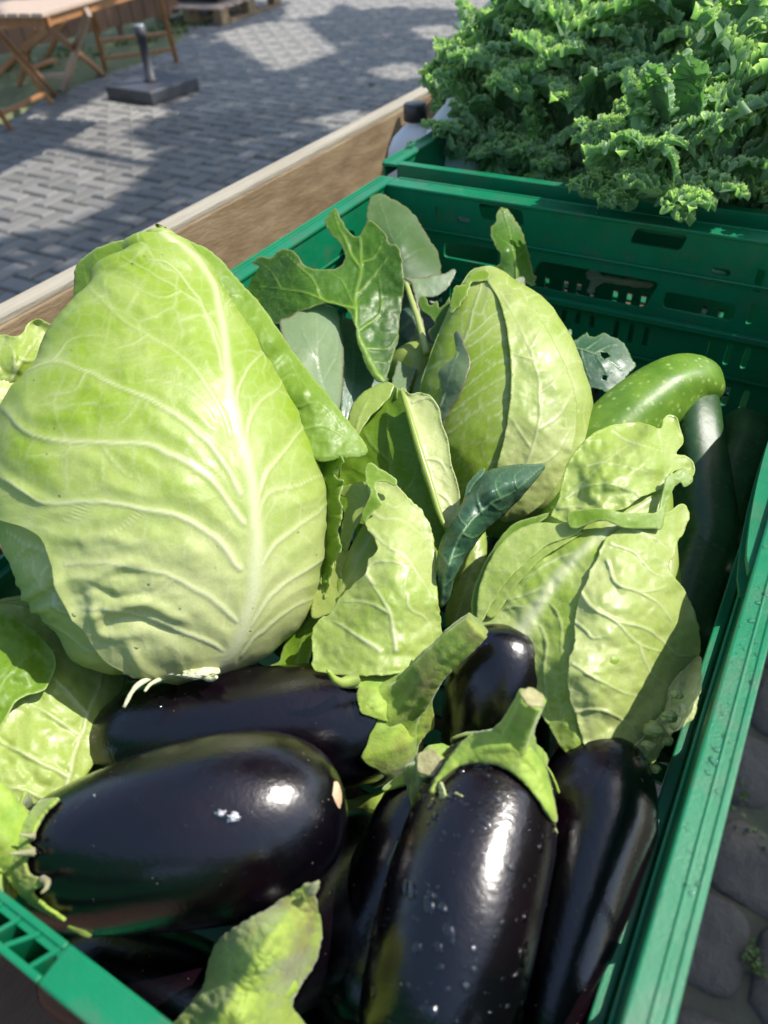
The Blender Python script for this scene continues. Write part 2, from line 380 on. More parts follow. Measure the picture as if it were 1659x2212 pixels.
# ------------------------------------------------------------------ lofted bodies
class Body:
    """solid swept along an axis (world points), with separate half widths left and right of the axis as seen from the front"""
    def __init__(s, axis, prof, k=.85, kb=.8, px=True):
        ax = crs(axis, 1600); seg = np.r_[0, np.cumsum(np.linalg.norm(np.diff(ax, axis=0), axis=1))]; seg /= seg[-1]
        pf = crs(np.array([[p[0], p[1], p[2] if len(p) > 2 else p[1]] for p in prof]), 1600)
        pf = np.maximum(pf, 0); t = np.clip(pf[:, 0], 0, 1)
        s.C = np.stack([np.interp(t, seg, ax[:, q]) for q in range(3)], -1)
        sc = depth(s.C) / F if px else 1.0
        s.rl = pf[:, 1] * sc; s.rr = pf[:, 2] * sc
        T = np.stack([np.interp(t, seg, np.gradient(ax[:, q], seg)) for q in range(3)], -1); T /= np.linalg.norm(T, axis=1)[:, None]
        f = CAMP - s.C; f = f - T * (f * T).sum(1)[:, None]; f /= np.linalg.norm(f, axis=1)[:, None]
        s.T = T; s.f = f; s.sd = np.cross(T, f); s.k = k; s.kb = kb
        s.vv = np.linspace(0, 1, 1600); s.t = np.maximum.accumulate(t)
    def ev(s, v, ph):
        v = np.clip(v, 0, 1); I = lambda A: np.stack([np.interp(v, s.vv, A[:, q]) for q in range(3)], -1)
        rl = np.interp(v, s.vv, s.rl); rr = np.interp(v, s.vv, s.rr); sp = np.sin(ph); cp = np.cos(ph)
        x = sp * np.where(sp < 0, rl, rr); z = cp * np.where(cp > 0, s.k, s.kb) * (rl + rr) / 2
        return I(s.C) + x[..., None] * I(s.sd) + z[..., None] * I(s.f)
    def nrm(s, v, ph, e=.009):
        a = s.ev(v, ph + .02) - s.ev(v, ph - .02); v1 = np.minimum(v + e, 1); v0 = np.maximum(v - e, 0)
        b = s.ev(v1, ph) - s.ev(v0, ph); n = np.cross(a, b)
        c = s.ev(v, ph) - np.stack([np.interp(np.clip(v, 0, 1), s.vv, s.C[:, q]) for q in range(3)], -1)
        n *= np.sign((n * c).sum(-1))[..., None] + 1e-9
        return n / (np.linalg.norm(n, axis=-1)[..., None] + 1e-12)
    def find(s, px, py):
        if not hasattr(s, '_g'):
            v, p = np.meshgrid(np.linspace(.005, .995, 220), np.radians(np.linspace(-92, 92, 140)), indexing='ij'); s._g = (v, p, proj(s.ev(v, p)))
        v, p, q = s._g; i = np.argmin(np.hypot(q[..., 0] - px, q[..., 1] - py)); return v.ravel()[i], p.ravel()[i]
    def solid(s, name, mat, parent, nv=90, nu=72, disp=None, attrs=None, vr=(0, 1)):
        v, p = np.meshgrid(np.linspace(vr[0], vr[1], nv), np.linspace(-np.pi, np.pi, nu, endpoint=False), indexing='ij')
        P = s.ev(v, p); n = s.nrm(v, p)
        h = disp(P, v, p) if disp else 0 * v
        P = P + n * h[..., None]
        A = {k: f(P, v, p).ravel() for k, f in (attrs or {}).items()}
        V = P.reshape(-1, 3); s.pts = (V, n.reshape(-1, 3))
        return mk(name, V, gridfaces(nv, nu, True), mat, parent, A)

def veinfield(X, Y, veins, cell=0, seed=0, wig=4.0, tw=1.0):
    """height and colour of drawn ribs at pixel-scale coordinates; veins: (points, width, weight)"""
    wx = X + fbm(X / 45, Y / 45, 0, seed + 3) * wig; wy = Y + fbm(X / 45, Y / 45, 5, seed + 9) * wig
    H = np.zeros(X.shape); Cc = np.zeros(X.shape); near = np.full(X.shape, 1e9)
    for pts, w0, wt in veins:
        sm = crs(pts, max(8, 3 * len(pts))) if len(pts) > 2 else np.array(pts, float)
        d, t = polydist(wx, wy, sm); ww = w0 * (1 - .72 * t)
        H = np.maximum(H, wt * np.exp(-(d / ww) ** 2) * (1 - .55 * t)); Cc = np.maximum(Cc, min(1, wt * 1.1) * np.exp(-(d / (ww * .8)) ** 2) * (1 - .35 * t)); near = np.minimum(near, d)
    if cell:
        gx_ = 7 * fbm(X / 28, Y / 28, 2, seed); q = voro((wx + gx_) / cell, (wy - gx_) / cell * .8, seed); a = np.exp(-(q / .06) ** 2) * (.35 + .65 * sstep(-.3, .4, fbm(X / 60, Y / 60, 8, seed)))
        H = np.maximum(H, a * .10 * tw); Cc = np.maximum(Cc, np.minimum(a * .30 * tw, .85))
        q2 = voro(wx / cell * 2.7, wy / cell * 2.7, seed + 5); a2 = np.exp(-(q2 / .13) ** 2)
        H = H + a2 * .015; Cc = np.maximum(Cc, a2 * .12)
    return H, Cc, near

def side_veins(mid, left, right, n=7, start=.06, rise=.35, w=4, wt=.55, seed=0, end=.9):
    """pinnate secondary veins as pixel polylines between a midrib and two edge curves (all base->tip)"""
    r = random.Random(seed); m = crs(mid, 101); out = []
    for E, sg in ((left, -1), (right, 1)):
        if E is None: continue
        e = crs(E, 101)
        for k in range(n):
            t0 = start + (end - start) * (k + r.uniform(-.2, .2) + (.25 if sg > 0 else 0)) / n
            t0 = min(max(t0, 0), .97); t1 = min(t0 + rise * (1 - t0) + .06, 1)
            a = m[int(t0 * 100)]; b = e[int(t1 * 100)]; c = m[int(min(t0 + .45 * (t1 - t0), 1) * 100)]; c2 = (a * .5 + c * .5) * .62 + b * .38
            out.append(([tuple(a), tuple(c2), tuple(c2 * .42 + b * .58 + np.array([0, 2])), tuple(b)], w, wt))
    return out

def poly_leaf(name, outline, ctrl, mat, parent=None, veins=(), step=4.5, relief=.0016, cell=34, tone=.5, tone_fn=None, thick=.0004,
              jag=(2.0, 14), puff=(.0012, 45), body=None, lift=.002, curl=0.0, curlw=14, seed=0, edgew=3.0, ruffle=0.0, rufl=30, wig=4.0, smooth_outline=True, holes=(), ret=False):
    O = crs(outline, 600, True) if smooth_outline else np.asarray(outline, float)
    # densify evenly
    Q = np.r_[O, O[:1]]; L = np.r_[0, np.cumsum(np.hypot(*np.diff(Q, axis=0).T))]; n = max(12, int(L[-1] / step))
    s = np.linspace(0, L[-1], n, endpoint=False); O = np.stack([np.interp(s, L, Q[:, 0]), np.interp(s, L, Q[:, 1])], -1)
    T = np.roll(O, -1, 0) - np.roll(O, 1, 0); nn = np.stack([T[:, 1], -T[:, 0]], -1); nn /= np.linalg.norm(nn, axis=1)[:, None] + 1e-9
    O = O + nn * (jag[0] * fbm(s / jag[1], 0 * s, seed, seed, 3))[:, None]
    x0, y0 = O.min(0); x1, y1 = O.max(0)
    gx, gy = np.meshgrid(np.arange(x0, x1, step), np.arange(y0, y1, step * .87)); gx = gx + (np.arange(gx.shape[0]) % 2)[:, None] * step / 2
    gx = gx.ravel(); gy = gy.ravel(); ok = inpoly(gx, gy, O); gx = gx[ok]; gy = gy[ok]
    ed, _ = polydist(gx, gy, O, True); ok = ed > step * .55
    for hp in holes:
        hd, _ = polydist(gx, gy, hp, True); ok &= ~inpoly(gx, gy, hp) & (hd > step * .5)
    gx = gx[ok]; gy = gy[ok]
    pts = np.r_[O, np.c_[gx, gy]]; no = len(O); edges = [(i, (i + 1) % no) for i in range(no)]
    loops = []
    for hp in holes:
        b = len(pts); hp = np.asarray(hp, float); pts = np.r_[pts, hp]; edges += [(b + i, b + (i + 1) % len(hp)) for i in range(len(hp))]
    vo, _, fo, _, _, _ = delaunay_2d_cdt([Vector(p) for p in pts], edges, [], 1, 1e-4)
    V2 = np.array([(p.x, p.y) for p in vo]); Fc = np.array([f for f in fo if len(f) == 3])
    if len(Fc) == 0: raise RuntimeError(name)
    if holes:
        cx = V2[Fc].mean(1); keep = np.ones(len(Fc), bool)
        for hp in holes: keep &= ~inpoly(cx[:, 0], cx[:, 1], np.asarray(hp, float))
        Fc = Fc[keep]
    cx = V2[Fc].mean(1); Fc = Fc[inpoly(cx[:, 0], cx[:, 1], O)]
    X, Y = V2[:, 0], V2[:, 1]
    ctrl = list(ctrl)
    if body is not None:
        v, p = np.meshgrid(np.linspace(.04, .97, 11), np.radians(np.linspace(-72, 72, 9)), indexing='ij')
        S = body.ev(v, p); q = proj(S).reshape(-1, 2); dd = depth(S).ravel()
        m = (q[:, 0] > x0 - 60) & (q[:, 0] < x1 + 60) & (q[:, 1] > y0 - 60) & (q[:, 1] < y1 + 60)
        ctrl += [(a, b, c - lift) for (a, b), c in zip(q[m], dd[m])]
    D = TPS(ctrl)(X, Y)
    ed, par = polydist(X, Y, O, True)
    H, Cc, near = veinfield(X, Y, veins, cell, seed, wig)
    big = fbm(X / puff[1], Y / puff[1], 0, seed + 1, 3)
    h = relief * H + puff[0] * big - curl * np.exp(-ed / curlw)
    if ruffle:
        h = h + ruffle * np.sin(par * L[-1] / rufl * 2 * np.pi + 3 * fbm(par * 20, par * 0, 0, seed)) * np.exp(-ed / curlw)
    D = D - h
    P = Wd(X, Y, D)
    tn = tone_fn(X, Y) if tone_fn else np.full(X.shape, tone)
    tn = np.clip(tn + .15 * big, 0, 1)
    used = np.zeros(len(P), bool); used[Fc.ravel()] = True; rm = np.cumsum(used) - 1
    P = P[used]; Fc = rm[Fc]; sel = used
    Fc = Fc[:, ::-1]
    o = mk(name, P, Fc, mat, parent, {'tone': tn[sel], 'vein': Cc[sel] * .9, 'edge': np.exp(-(ed[sel] / edgew) ** 2) * .8})
    if thick: solidify(o, thick)
    n = np.zeros_like(P); fn = np.cross(P[Fc[:, 1]] - P[Fc[:, 0]], P[Fc[:, 2]] - P[Fc[:, 0]])
    for k in range(3): np.add.at(n, Fc[:, k], fn)
    n /= np.linalg.norm(n, axis=1)[:, None] + 1e-15; n *= np.sign((n * (CAMP - P)).sum(1))[:, None]
    o_pts = (P, n)
    return (o, o_pts) if ret else o

def droplets(parent, pn, count, rmin, rmax, seed=0, box=None, flat=.6, name='water_drop'):
    r = np.random.default_rng(seed); P, n = pn
    vis = ((n * (CAMP - P)).sum(1) > 0) & (n[:, 2] > .05)
    q = proj(P); vis &= (q[:, 0] > 0) & (q[:, 0] < 1659) & (q[:, 1] > 0) & (q[:, 1] < 2212)
    if box: vis &= (q[:, 0] > box[0]) & (q[:, 0] < box[2]) & (q[:, 1] > box[1]) & (q[:, 1] < box[3])
    idx = np.nonzero(vis)[0]
    if len(idx) == 0: return
    idx = r.choice(idx, min(count, len(idx)), replace=False)
    th = np.linspace(0, 2 * np.pi, 8, endpoint=False); VV = []; FF = []
    for i in idx:
        a = np.cross(n[i], [.3, .5, .8]); a /= np.linalg.norm(a); b = np.cross(n[i], a)
        rad = rmin + (rmax - rmin) * r.random() ** 3; el_ = 1 + .5 * r.random(); b0 = len(VV)
        jit = 1 + .18 * r.standard_normal(8)
        for (rr, hh) in ((1, -.15), (.82, .42), (.45, .72)):
            for k, t in enumerate(th): VV.append(P[i] + rad * (rr * jit[k] * (np.cos(t) * a * el_ + np.sin(t) * b) + hh * flat * n[i]))
        VV.append(P[i] + n[i] * rad * .82 * flat)
        for l in (0, 1):
            for k in range(8): FF.append((b0 + l * 8 + k, b0 + l * 8 + (k + 1) % 8, b0 + l * 8 + 8 + (k + 1) % 8, b0 + l * 8 + 8 + k))
        for k in range(8): FF.append((b0 + 16 + k, b0 + 16 + (k + 1) % 8, b0 + 24))
    o = mk(name, np.array(VV), FF, M['water'], parent); o['kind'] = 'stuff'; return o
# ================================================================== ground
GX0, GX1, GY0, GY1 = -60, 60, -40, 90
g = MB(); g.box(GX0, GX1, GY0, GY1, -.4, -.012)
tag(g.build('ground', M['soil']), kind='structure')
pave = thing('pavement', None, None, (0, 0, 0)); del pave['label']; del pave['category']; pave['kind'] = 'structure'
BU = .105
def brick_mesh(name, L, Wd_, hgt=.03, chamfer=.008):
    a, b, c = L / 2, Wd_ / 2, chamfer
    V = [(-a, -b, -hgt), (a, -b, -hgt), (a, b, -hgt), (-a, b, -hgt), (-a, -b, -c), (a, -b, -c), (a, b, -c), (-a, b, -c), (-a + c, -b + c, 0), (a - c, -b + c, 0), (a - c, b - c, 0), (-a + c, b - c, 0)]
    Fc = [(8, 9, 10, 11)] + [(i, (i + 1) % 4, 4 + (i + 1) % 4, 4 + i) for i in range(4)] + [(4 + i, 4 + (i + 1) % 4, 8 + (i + 1) % 4, 8 + i) for i in range(4)]
    return V, Fc
cells = []
for i in range(-110, 5):
    for j in range(-4, 130):
        k = (i - j) % 4
        if k == 0: cx, cy, r = (i + 1) * BU, (j + .5) * BU, 0
        elif k == 2: cx, cy, r = (i + .5) * BU, j * BU, 1
        else: continue
        if cx > -.62: continue
        q = proj(np.array([cx, cy, 0.0]))
        dp = float(depth(np.array([cx, cy, 0.0])))
        if dp < .5 or not (-250 < q[0] < 1500 and -140 < q[1] < 1300): continue
        # hidden behind the side board and the crates
        yb = 700 - .554 * q[0]
        if q[1] > yb + 60: continue
        cells.append((dp, cx, cy, r))
cells.sort()
V, Fc = brick_mesh('brick', 2 * BU - .015, BU - .015)
bme = bpy.data.meshes.new('brick'); bme.from_pydata(V, [], Fc); bme.materials.append(M['brick'])
rb = random.Random(3)
for dp, cx, cy, r in cells[:300]:
    o = bpy.data.objects.new('brick', bme); COL.objects.link(o); o.parent = pave
    o.location = (cx + rb.uniform(-.0015, .0015), cy + rb.uniform(-.0015, .0015), rb.uniform(-.005, .003)); o.rotation_euler = (rb.uniform(-.022, .022), rb.uniform(-.022, .022), r * math.pi / 2 + rb.uniform(-.01, .01))
VV, FF, TT = [], [], []
for dp, cx, cy, r in cells[300:]:
    b = len(VV); z = rb.uniform(-.003, .002); tn = rb.random()
    for x, y, zz in V:
        if r: x, y = -y, x
        VV.append((cx + x, cy + y, zz + z)); TT.append(tn)
    FF += [tuple(i + b for i in f) for f in Fc]
o = mk('paving_bricks', np.array(VV), FF, M['brick'], pave, {'tone': np.array(TT) * .8}, smooth=False); o['kind'] = 'stuff'
# large worn stones right of the crates
def stone(cx, cy, a, b, rot, seed):
    th = np.linspace(0, 2 * np.pi, 16, endpoint=False); e = 4.5
    rx = np.sign(np.cos(th)) * np.abs(np.cos(th)) ** (2 / e) * a; ry = np.sign(np.sin(th)) * np.abs(np.sin(th)) ** (2 / e) * b
    jit = 1 + .05 * np.array([noise(k * .9, seed * 3.1, 0, seed) for k in range(16)])
    rings = []
    for s, z in ((1, -.06), (1, -.014), (.94, -.003), (.7, .003), (.35, .005)):
        rings.append(np.stack([rx * jit * s, ry * jit * s, z + .0065 * fbm(rx * s * 25 + seed, ry * s * 25, 0, seed)], -1))
    P = np.array(rings).reshape(-1, 3); c, s_ = math.cos(rot), math.sin(rot)
    P = np.c_[P[:, 0] * c - P[:, 1] * s_ + cx, P[:, 0] * s_ + P[:, 1] * c + cy, P[:, 2]]
    Fs = [tuple(f) for f in gridfaces(5, 16, True)] + [tuple(range(64, 80))]
    return mk('paving_stone', P, Fs, M['stone'], pave)
rs = random.Random(5)
for r_ in range(15):
    for c_ in range(7):
        cx = -.13 + c_ * .185 + (r_ % 2) * .09 + rs.uniform(-.012, .012); cy = -.25 + r_ * .165 + rs.uniform(-.012, .012)
        if -.16 < cx < .95: stone(cx, cy, .0885 + rs.uniform(-.005, .003), .078 + rs.uniform(-.005, .003), rs.uniform(-.08, .08), r_ * 7 + c_)
def sprig(x, y, n, rad, hgt, seed, z=0.0, parent=None):
    r = random.Random(seed); V = []; Fs = []
    for k in range(n):
        a = r.uniform(0, 6.28); d = r.uniform(0, rad); px, py = x + d * math.cos(a), y + d * math.sin(a); b = r.uniform(0, 6.28); l = hgt * r.uniform(.4, 1); w_ = l * .22
        ux, uy = math.cos(b), math.sin(b); i = len(V)
        V += [(px - uy * w_ * .3, py + ux * w_ * .3, z), (px + uy * w_ * .3, py - ux * w_ * .3, z), (px + ux * l * .35 + uy * w_, py + uy * l * .35 - ux * w_, z + l * .55), (px + ux * l * .35 - uy * w_, py + uy * l * .35 + ux * w_, z + l * .55), (px + ux * l * .8, py + uy * l * .8, z + l * .75)]
        Fs += [(i, i + 1, i + 2, i + 3), (i + 3, i + 2, i + 4)]
    return V, Fs
VV, FF = [], []
for k, (px, py, n, rad) in enumerate([(1625, 2070, 26, .02), (1560, 1600, 8, .02), (1635, 1800, 10, .03), (1600, 1720, 12, .03), (800, 185, 30, .05), (735, 215, 30, .06), (890, 235, 20, .05), (1080, 75, 20, .05)]):
    p = G(px, py); a, b = sprig(p[0], p[1], n, rad, .022, k); FF += [tuple(i + len(VV) for i in f) for f in b]; VV += a
o = mk('joint_weeds', np.array(VV), FF, M['tree_leaf'], pave, None, False); o['kind'] = 'stuff'

# ================================================================== cart with a side board
cart = thing('wooden_cart', 'low timber cart bed with one upright side board, carrying the green crates', 'cart', (-.57, .8, 0))
zf = RIM - .205
mb = MB(); mb.box(-.595, -.570, -.5, 1.95, RIM - .235, RIM - .052); bevel(mb.build('side_board', M['wood'], cart), .002)
mb = MB(); mb.box(-.594, -.571, -.5, 1.95, RIM - .0515, RIM - .047); mb.build('board_edge', M['wood_top'], cart)
y = -.5
while y < 1.9:
    mb = MB(); mb.box(-.568, .012, y, y + .138, zf - .022, zf); bevel(mb.build('plank', M['plank'], cart), .002); y += .143
for yy in (-.3, .75, 1.75):
    mb = MB(); mb.box(-.56, .0, yy, yy + .07, zf - .11, zf - .024); mb.build('cross_beam', M['plank'], cart)
for yy in (-.28, 1.77):
    for xx in (-.52, -.09):
        mb = MB(); mb.box(xx, xx + .06, yy, yy + .06, -.005, zf - .112); mb.build('leg', M['plank'], cart)

# ================================================================== crates
def rrect(cx, cy, w_, h_, r=.003, n=4, shear=0.0):
    P = []
    for (sx, sy, a0) in ((1, 1, 0), (-1, 1, 90), (-1, -1, 180), (1, -1, 270)):
        for k in range(n + 1):
            a = math.radians(a0 + 90 * k / n); P.append((cx + sx * (w_ / 2 - r) + r * math.cos(a) , cy + sy * (h_ / 2 - r) + r * math.sin(a)))
    return [(x + shear * (y - cy), y) for x, y in P]
def plate(name, outer, holes, fn, t, mat, parent):
    """flat panel with openings; fn(a, b, s) maps the panel plane and the depth s in 0..1 to the world"""
    loops = [outer] + holes; tris = tessellate_polygon([[Vector((a, b, 0)) for a, b in l] for l in loops]); pts = [p for l in loops for p in l]; n = len(pts)
    V = [fn(a, b, 0) for a, b in pts] + [fn(a, b, t) for a, b in pts]; Fs = []
    for tr in tris: Fs.append(tuple(tr)); Fs.append(tuple(i + n for i in reversed(tr)))
    s = 0
    for l in loops:
        m = len(l)
        for i in range(m): a, b = s + i, s + (i + 1) % m; Fs.append((a, b, b + n, a + n))
        s += m
    bm = bmesh.new(); vs = [bm.verts.new(v) for v in V]
    for f in Fs:
        try: bm.faces.new([vs[i] for i in f])
        except ValueError: pass
    bmesh.ops.recalc_face_normals(bm, faces=bm.faces)
    V2 = np.array([v.co[:] for v in bm.verts]); F2 = [[v.index for v in f.verts] for f in bm.faces] if False else None
    bm.verts.index_update(); F2 = [[v.index for v in f.verts] for f in bm.faces]; bm.free()
    return mk(name, V2, F2, mat, parent, None, False)
def crate(label, ox, oy, near_slots=True):
    x0, x1, y0, y1 = -.361 + ox, .019 + ox, .012 + oy, .604 + oy; D = .185; zr = RIM
    t = thing('plastic_crate', label, 'crate', ((x0 + x1) / 2, (y0 + y1) / 2, zr - D - .012), 'green plastic vegetable crates')
    m = M['crate']; TH = .0028
    # long slots, handle openings and vent rows, in metres along the wall and below the rim
    def vents(W_):
        h = []
        n = int(W_ / .0265)
        for k in range(n):
            cx = -W_ / 2 + .03 + k * .0265
            if abs(cx) > W_ / 2 - .02: continue
            if (k % 4) == 3: continue
            h.append(rrect(cx, -.097, .0055, .017, .0022)); h.append(rrect(cx, -.130, .0055, .020, .0022)); h.append(rrect(cx, -.163, .0055, .020, .0022))
        return h
    W_ = x1 - x0
    # end walls: openings read off the photograph
    hx = lambda x: x - (-.171)
    hb = [rrect(hx(-.307), -.020, .005, .013, .0006), rrect(hx(-.282), -.0215, .012, .0055, .0025), rrect(hx(-.274), -.051, .054, .016, .003),
          rrect(hx(-.160), -.0585, .104, .025, .004, shear=.35), rrect(hx(-.070), -.0600, .056, .015, .004), rrect(hx(-.060), -.0290, .014, .0052, .0025),
          rrect(hx(-.032), -.031, .006, .018, .0006), rrect(hx(-.030), -.058, .005, .018, .002), rrect(hx(-.318), -.062, .005, .018, .002),
          rrect(hx(-.112), -.0115, .040, .013, .003, shear=.3), rrect(hx(-.246), -.0115, .040, .013, .003, shear=-.3)]
    for k, x in enumerate((-.225, -.212, -.199, -.180, -.167, -.154)): hb.append(rrect(hx(x), -.0925, .0045, .0125, .002))
    for x in (-.132, -.119, -.106, -.052, -.038, -.024, -.318, -.305, -.292, -.270, -.257): hb.append(rrect(hx(x), -.0965, .0048, .0195, .002))
    for x in (-.33, -.315, -.30, -.25, -.235, -.22, -.17, -.155, -.14, -.09, -.075, -.06, -.03, -.015): hb.append(rrect(hx(x), -.135, .005, .02, .002)); hb.append(rrect(hx(x), -.163, .005, .018, .002))
    out = [(-W_ / 2, -D), (W_ / 2, -D), (W_ / 2, -.001), (-W_ / 2, -.001)]
    plate('end_wall', out, hb, lambda a, b, s: (x0 + W_ / 2 + a, y1 + s, zr + b), TH, m, t)
    plate('end_wall', out, hb, lambda a, b, s: (x0 + W_ / 2 + a, y0 - s, zr + b), TH, m, t)
    L = y1 - y0; out = [(-L / 2, -D), (L / 2, -D), (L / 2, -.001), (-L / 2, -.001)]
    hl = [rrect(s * a, -.060, .085, .020, .004) for s in (-1,) for a in (.055, .17)] + [rrect(s * .262, -.030, .005, .016, .0006) for s in (-1, 1)] + vents(L)
    plate('side_wall', out, hl, lambda a, b, s: (x0 - s, y0 + L / 2 + a, zr + b), TH, m, t)
    plate('side_wall', out, hl, lambda a, b, s: (x1 + s, y0 + L / 2 + a, zr + b), TH, m, t)
    # ledges and stiffening ribs, standing proud of the walls
    for nm, zz, hh, pr in (('ledge', -.0755, .0055, .006), ('ledge', -.034, .0025, .0022), ('ledge', -.115, .003, .003)):
        b = MB(); e = .0005
        b.box(x0 + pr + .001, x1 - pr - .001, y1 - pr, y1 - e, zr + zz - hh, zr + zz); b.box(x0 + pr + .001, x1 - pr - .001, y0 + e, y0 + pr, zr + zz - hh, zr + zz)
        b.box(x0 + e, x0 + pr, y0 + pr + .001, y1 - pr - .001, zr + zz - hh, zr + zz); b.box(x1 - pr, x1 - e, y0 + pr + .001, y1 - pr - .001, zr + zz - hh, zr + zz)
        bevel(b.build(nm, m, t), .0008)
    b = MB()
    for k in range(9):
        yy = y0 + .05 + k * (L - .1) / 8
        b = MB(); b.box(x1 + TH + .0003, x1 + TH + .007, yy, yy + .0022, zr - .15, zr - .016); b.build('stiffening_rib', m, t)
        b = MB(); b.box(x0 - TH - .010, x0 - TH - .0003, yy, yy + .0022, zr - .15, zr - .016); b.build('stiffening_rib', m, t)
    # rims
    def rim(xa, xb, ya, yb, long_axis):
        b = MB(); b.box(xa, xb, ya, yb, zr - .0032, zr); bevel(b.build('rim', m, t), .001, 2)
        b = MB()
        if long_axis == 'y':
            o_ = xb if xb > x1 else xa; s = 1 if xb > x1 else -1
            b.box(min(o_ - s * .0022, o_ + s * .0004), max(o_ - s * .0022, o_ + s * .0004), ya + .003, yb - .003, zr - .014, zr + .0007)
            b.box(*(sorted((o_ - s * .0048, o_ - s * .0060))), ya + .004, yb - .004, zr - .002, zr + .0007)
        else:
            o_ = yb if yb > y1 else ya; s = 1 if yb > y1 else -1
            b.box(xa + .003, xb - .003, *sorted((o_ - s * .0022, o_ + s * .0004)), zr - .014, zr + .0007)
        bevel(b.build('rim_lip', m, t), .0005)
    X0, X1, Y0, Y1 = x0 - .014, x1 + .0105, y0 - .0105, y1 + .018
    rim(x1 - .0015, X1, Y0, Y1, 'y'); rim(X0, x0 + .0015, Y0, Y1, 'y'); 
    xa, xb = x0 + .0017, x1 - .0017
    rim(xa, xb, y1 - .0015, Y1, 'x')
    if near_slots:
        xs = -.127 + ox
        b = MB(); b.box(xs, xb, Y0, y0 + .0015, zr - .0032, zr); bevel(b.build('rim', m, t), .001, 2)
        b = MB(); b.box(xa, xs - .0001, Y0, Y0 + .0022, zr - .022, zr); bevel(b.build('rim', m, t), .0006)
        b = MB(); b.box(xa, xs - .0001, y0 - .0008, y0 + .0015, zr - .022, zr); bevel(b.build('rim', m, t), .0006)
        b = MB(); x = xs - .0012; k = 0
        while x > xa + .012:
            ya, yb = (Y0 + .002, y0 - .001)
            b.bar((x, yb, zr - .0112), (x - (.004 if k % 2 == 0 else .0065), ya, zr - .0112), .0014, .022); x -= .0085; k += 1
        b.build('rim_lattice', m, t)
        b = MB(); b.box(xa, xb, Y0 + .0003, y0 - .0031, zr - .026, zr - .0225); b.build('rim', m, t)
    else: rim(xa, xb, Y0, y0 + .0015, 'x')
    # curved grip moulded on the inside of the long wall
    if near_slots:
        for (ya, yb) in ((.26, .47),):
            P = np.array([(x1 - .0025 - .0085 * math.sin(math.pi * k / 23) ** .6, ya + (yb - ya) * k / 23) for k in range(24)])
            for zz, hh in ((-.0045, .0035), (-.019, .0025)):
                b = MB()
                for k in range(23):
                    (xa_, ya_), (xb_, yb_) = P[k], P[k + 1]
                    b.add([(xa_, ya_, zr + zz), (xb_, yb_, zr + zz), (x1 - .0005, yb_, zr + zz), (x1 - .0005, ya_, zr + zz), (xa_, ya_, zr + zz - hh), (xb_, yb_, zr + zz - hh), (x1 - .0005, yb_, zr + zz - hh), (x1 - .0005, ya_, zr + zz - hh)],
                          [(0, 1, 2, 3), (7, 6, 5, 4), (0, 4, 5, 1), (3, 2, 6, 7)] + ([(0, 3, 7, 4)] if k == 0 else []) + ([(1, 5, 6, 2)] if k == 22 else []))
                b.build('grip', m, t)
    # floor grid
    b = MB()
    for k in range(27): yy = y0 + .004 + k * .022; b.box(x0 + .002, x1 - .002, yy, yy + .012, zr - D - .003, zr - D + .0005)
    for k in range(9): xx = x0 + .005 + k * .045; b.box(xx, xx + .008, y0 + .002, y1 - .002, zr - D - .008, zr - D - .0035)
    b.build('floor_grid', m, t)
    return t
crate('near green crate holding pointed cabbages, aubergines and courgettes', 0, 0)
crate('green crate behind, heaped with curly kale', -.019, .652, False)
# ================================================================== big pointed cabbage
def rows_body(rows, axis_px, d0, d1, k=.8, kb=.8):
    """body from rows (y, xleft, xright) listed base to tip"""
    (ax, ay), (bx, by) = axis_px; A = Wd(ax, ay, d0); B = Wd(bx, by, d1)
    prof = []
    for y, xl, xr in rows:
        t = (ay - y) / (ay - by); cx = ax + (bx - ax) * t; prof.append((t, cx - xl, xr - cx))
    prof = np.array(prof); target = [(y, xl, xr) for y, xl, xr in rows]
    for it in range(5):               # widen or narrow until the outline seen from the front is the measured one
        b = Body([A, A * .5 + B * .5, B], prof, k, kb); v, p = np.meshgrid(np.linspace(0, 1, 260), np.linspace(-np.pi, np.pi, 120), indexing='ij'); q = proj(b.ev(v, p))
        for r_, (y, xl, xr) in enumerate(target):
            if xr - xl < 70 or y > 1400: continue
            m = np.abs(q[..., 1] - y) < 5; prof[r_, 1] += .7 * (q[..., 0][m].min() - xl); prof[r_, 2] += .7 * (xr - q[..., 0][m].max())
        prof[:, 1:] = np.maximum(prof[:, 1:], 0)
    return Body([A, A * .5 + B * .5, B], prof, k, kb)
Zc = lambda x, y: (x * .5, 464.5 + y * .5)      # a measuring crop of the photograph to frame units
def zl(*p): return [Zc(a, b) for a, b in p]
hero = thing('pointed_cabbage', 'largest pale pointed cabbage, at the left, with a bright leaf folded back behind its tip', 'cabbage', W(400, 1455, -.06), 'pointed cabbages in the near crate')
HB = rows_body([(1456, 398, 398), (1452, 300, 470), (1440, 230, 530), (1405, 165, 590), (1350, 95, 632), (1280, 35, 670), (1200, 0, 690), (1100, -18, 697), (1000, -15, 676), (900, 5, 637), (814, 62, 592), (744, 108, 551), (690, 140, 518), (640, 178, 484), (600, 210, 461), (564, 246, 434), (538, 275, 410), (520, 308, 385), (513, 328, 368), (510, 348, 350)],
               ((400, 1456), (349, 510)), .375, .405, .72, .8)
def cab_core(body, parent, seed=1, name='heart'):
    def disp(P, v, p): return -.0075 + .0012 * fbm(P[..., 0] * 60, P[..., 1] * 60, P[..., 2] * 60, seed) - .001 * np.exp(-(voro(P[..., 0] * 45 + 9, P[..., 2] * 45, seed) / .12) ** 2)
    return body.solid(name, M['cab_in'], parent, 80, 64, disp, {'tone': lambda P, v, p: .15 + .6 * v + 0 * p, 'vein': lambda P, v, p: .5 * np.exp(-(voro(P[..., 0] * 45 + 9, P[..., 2] * 45, seed) / .10) ** 2)})
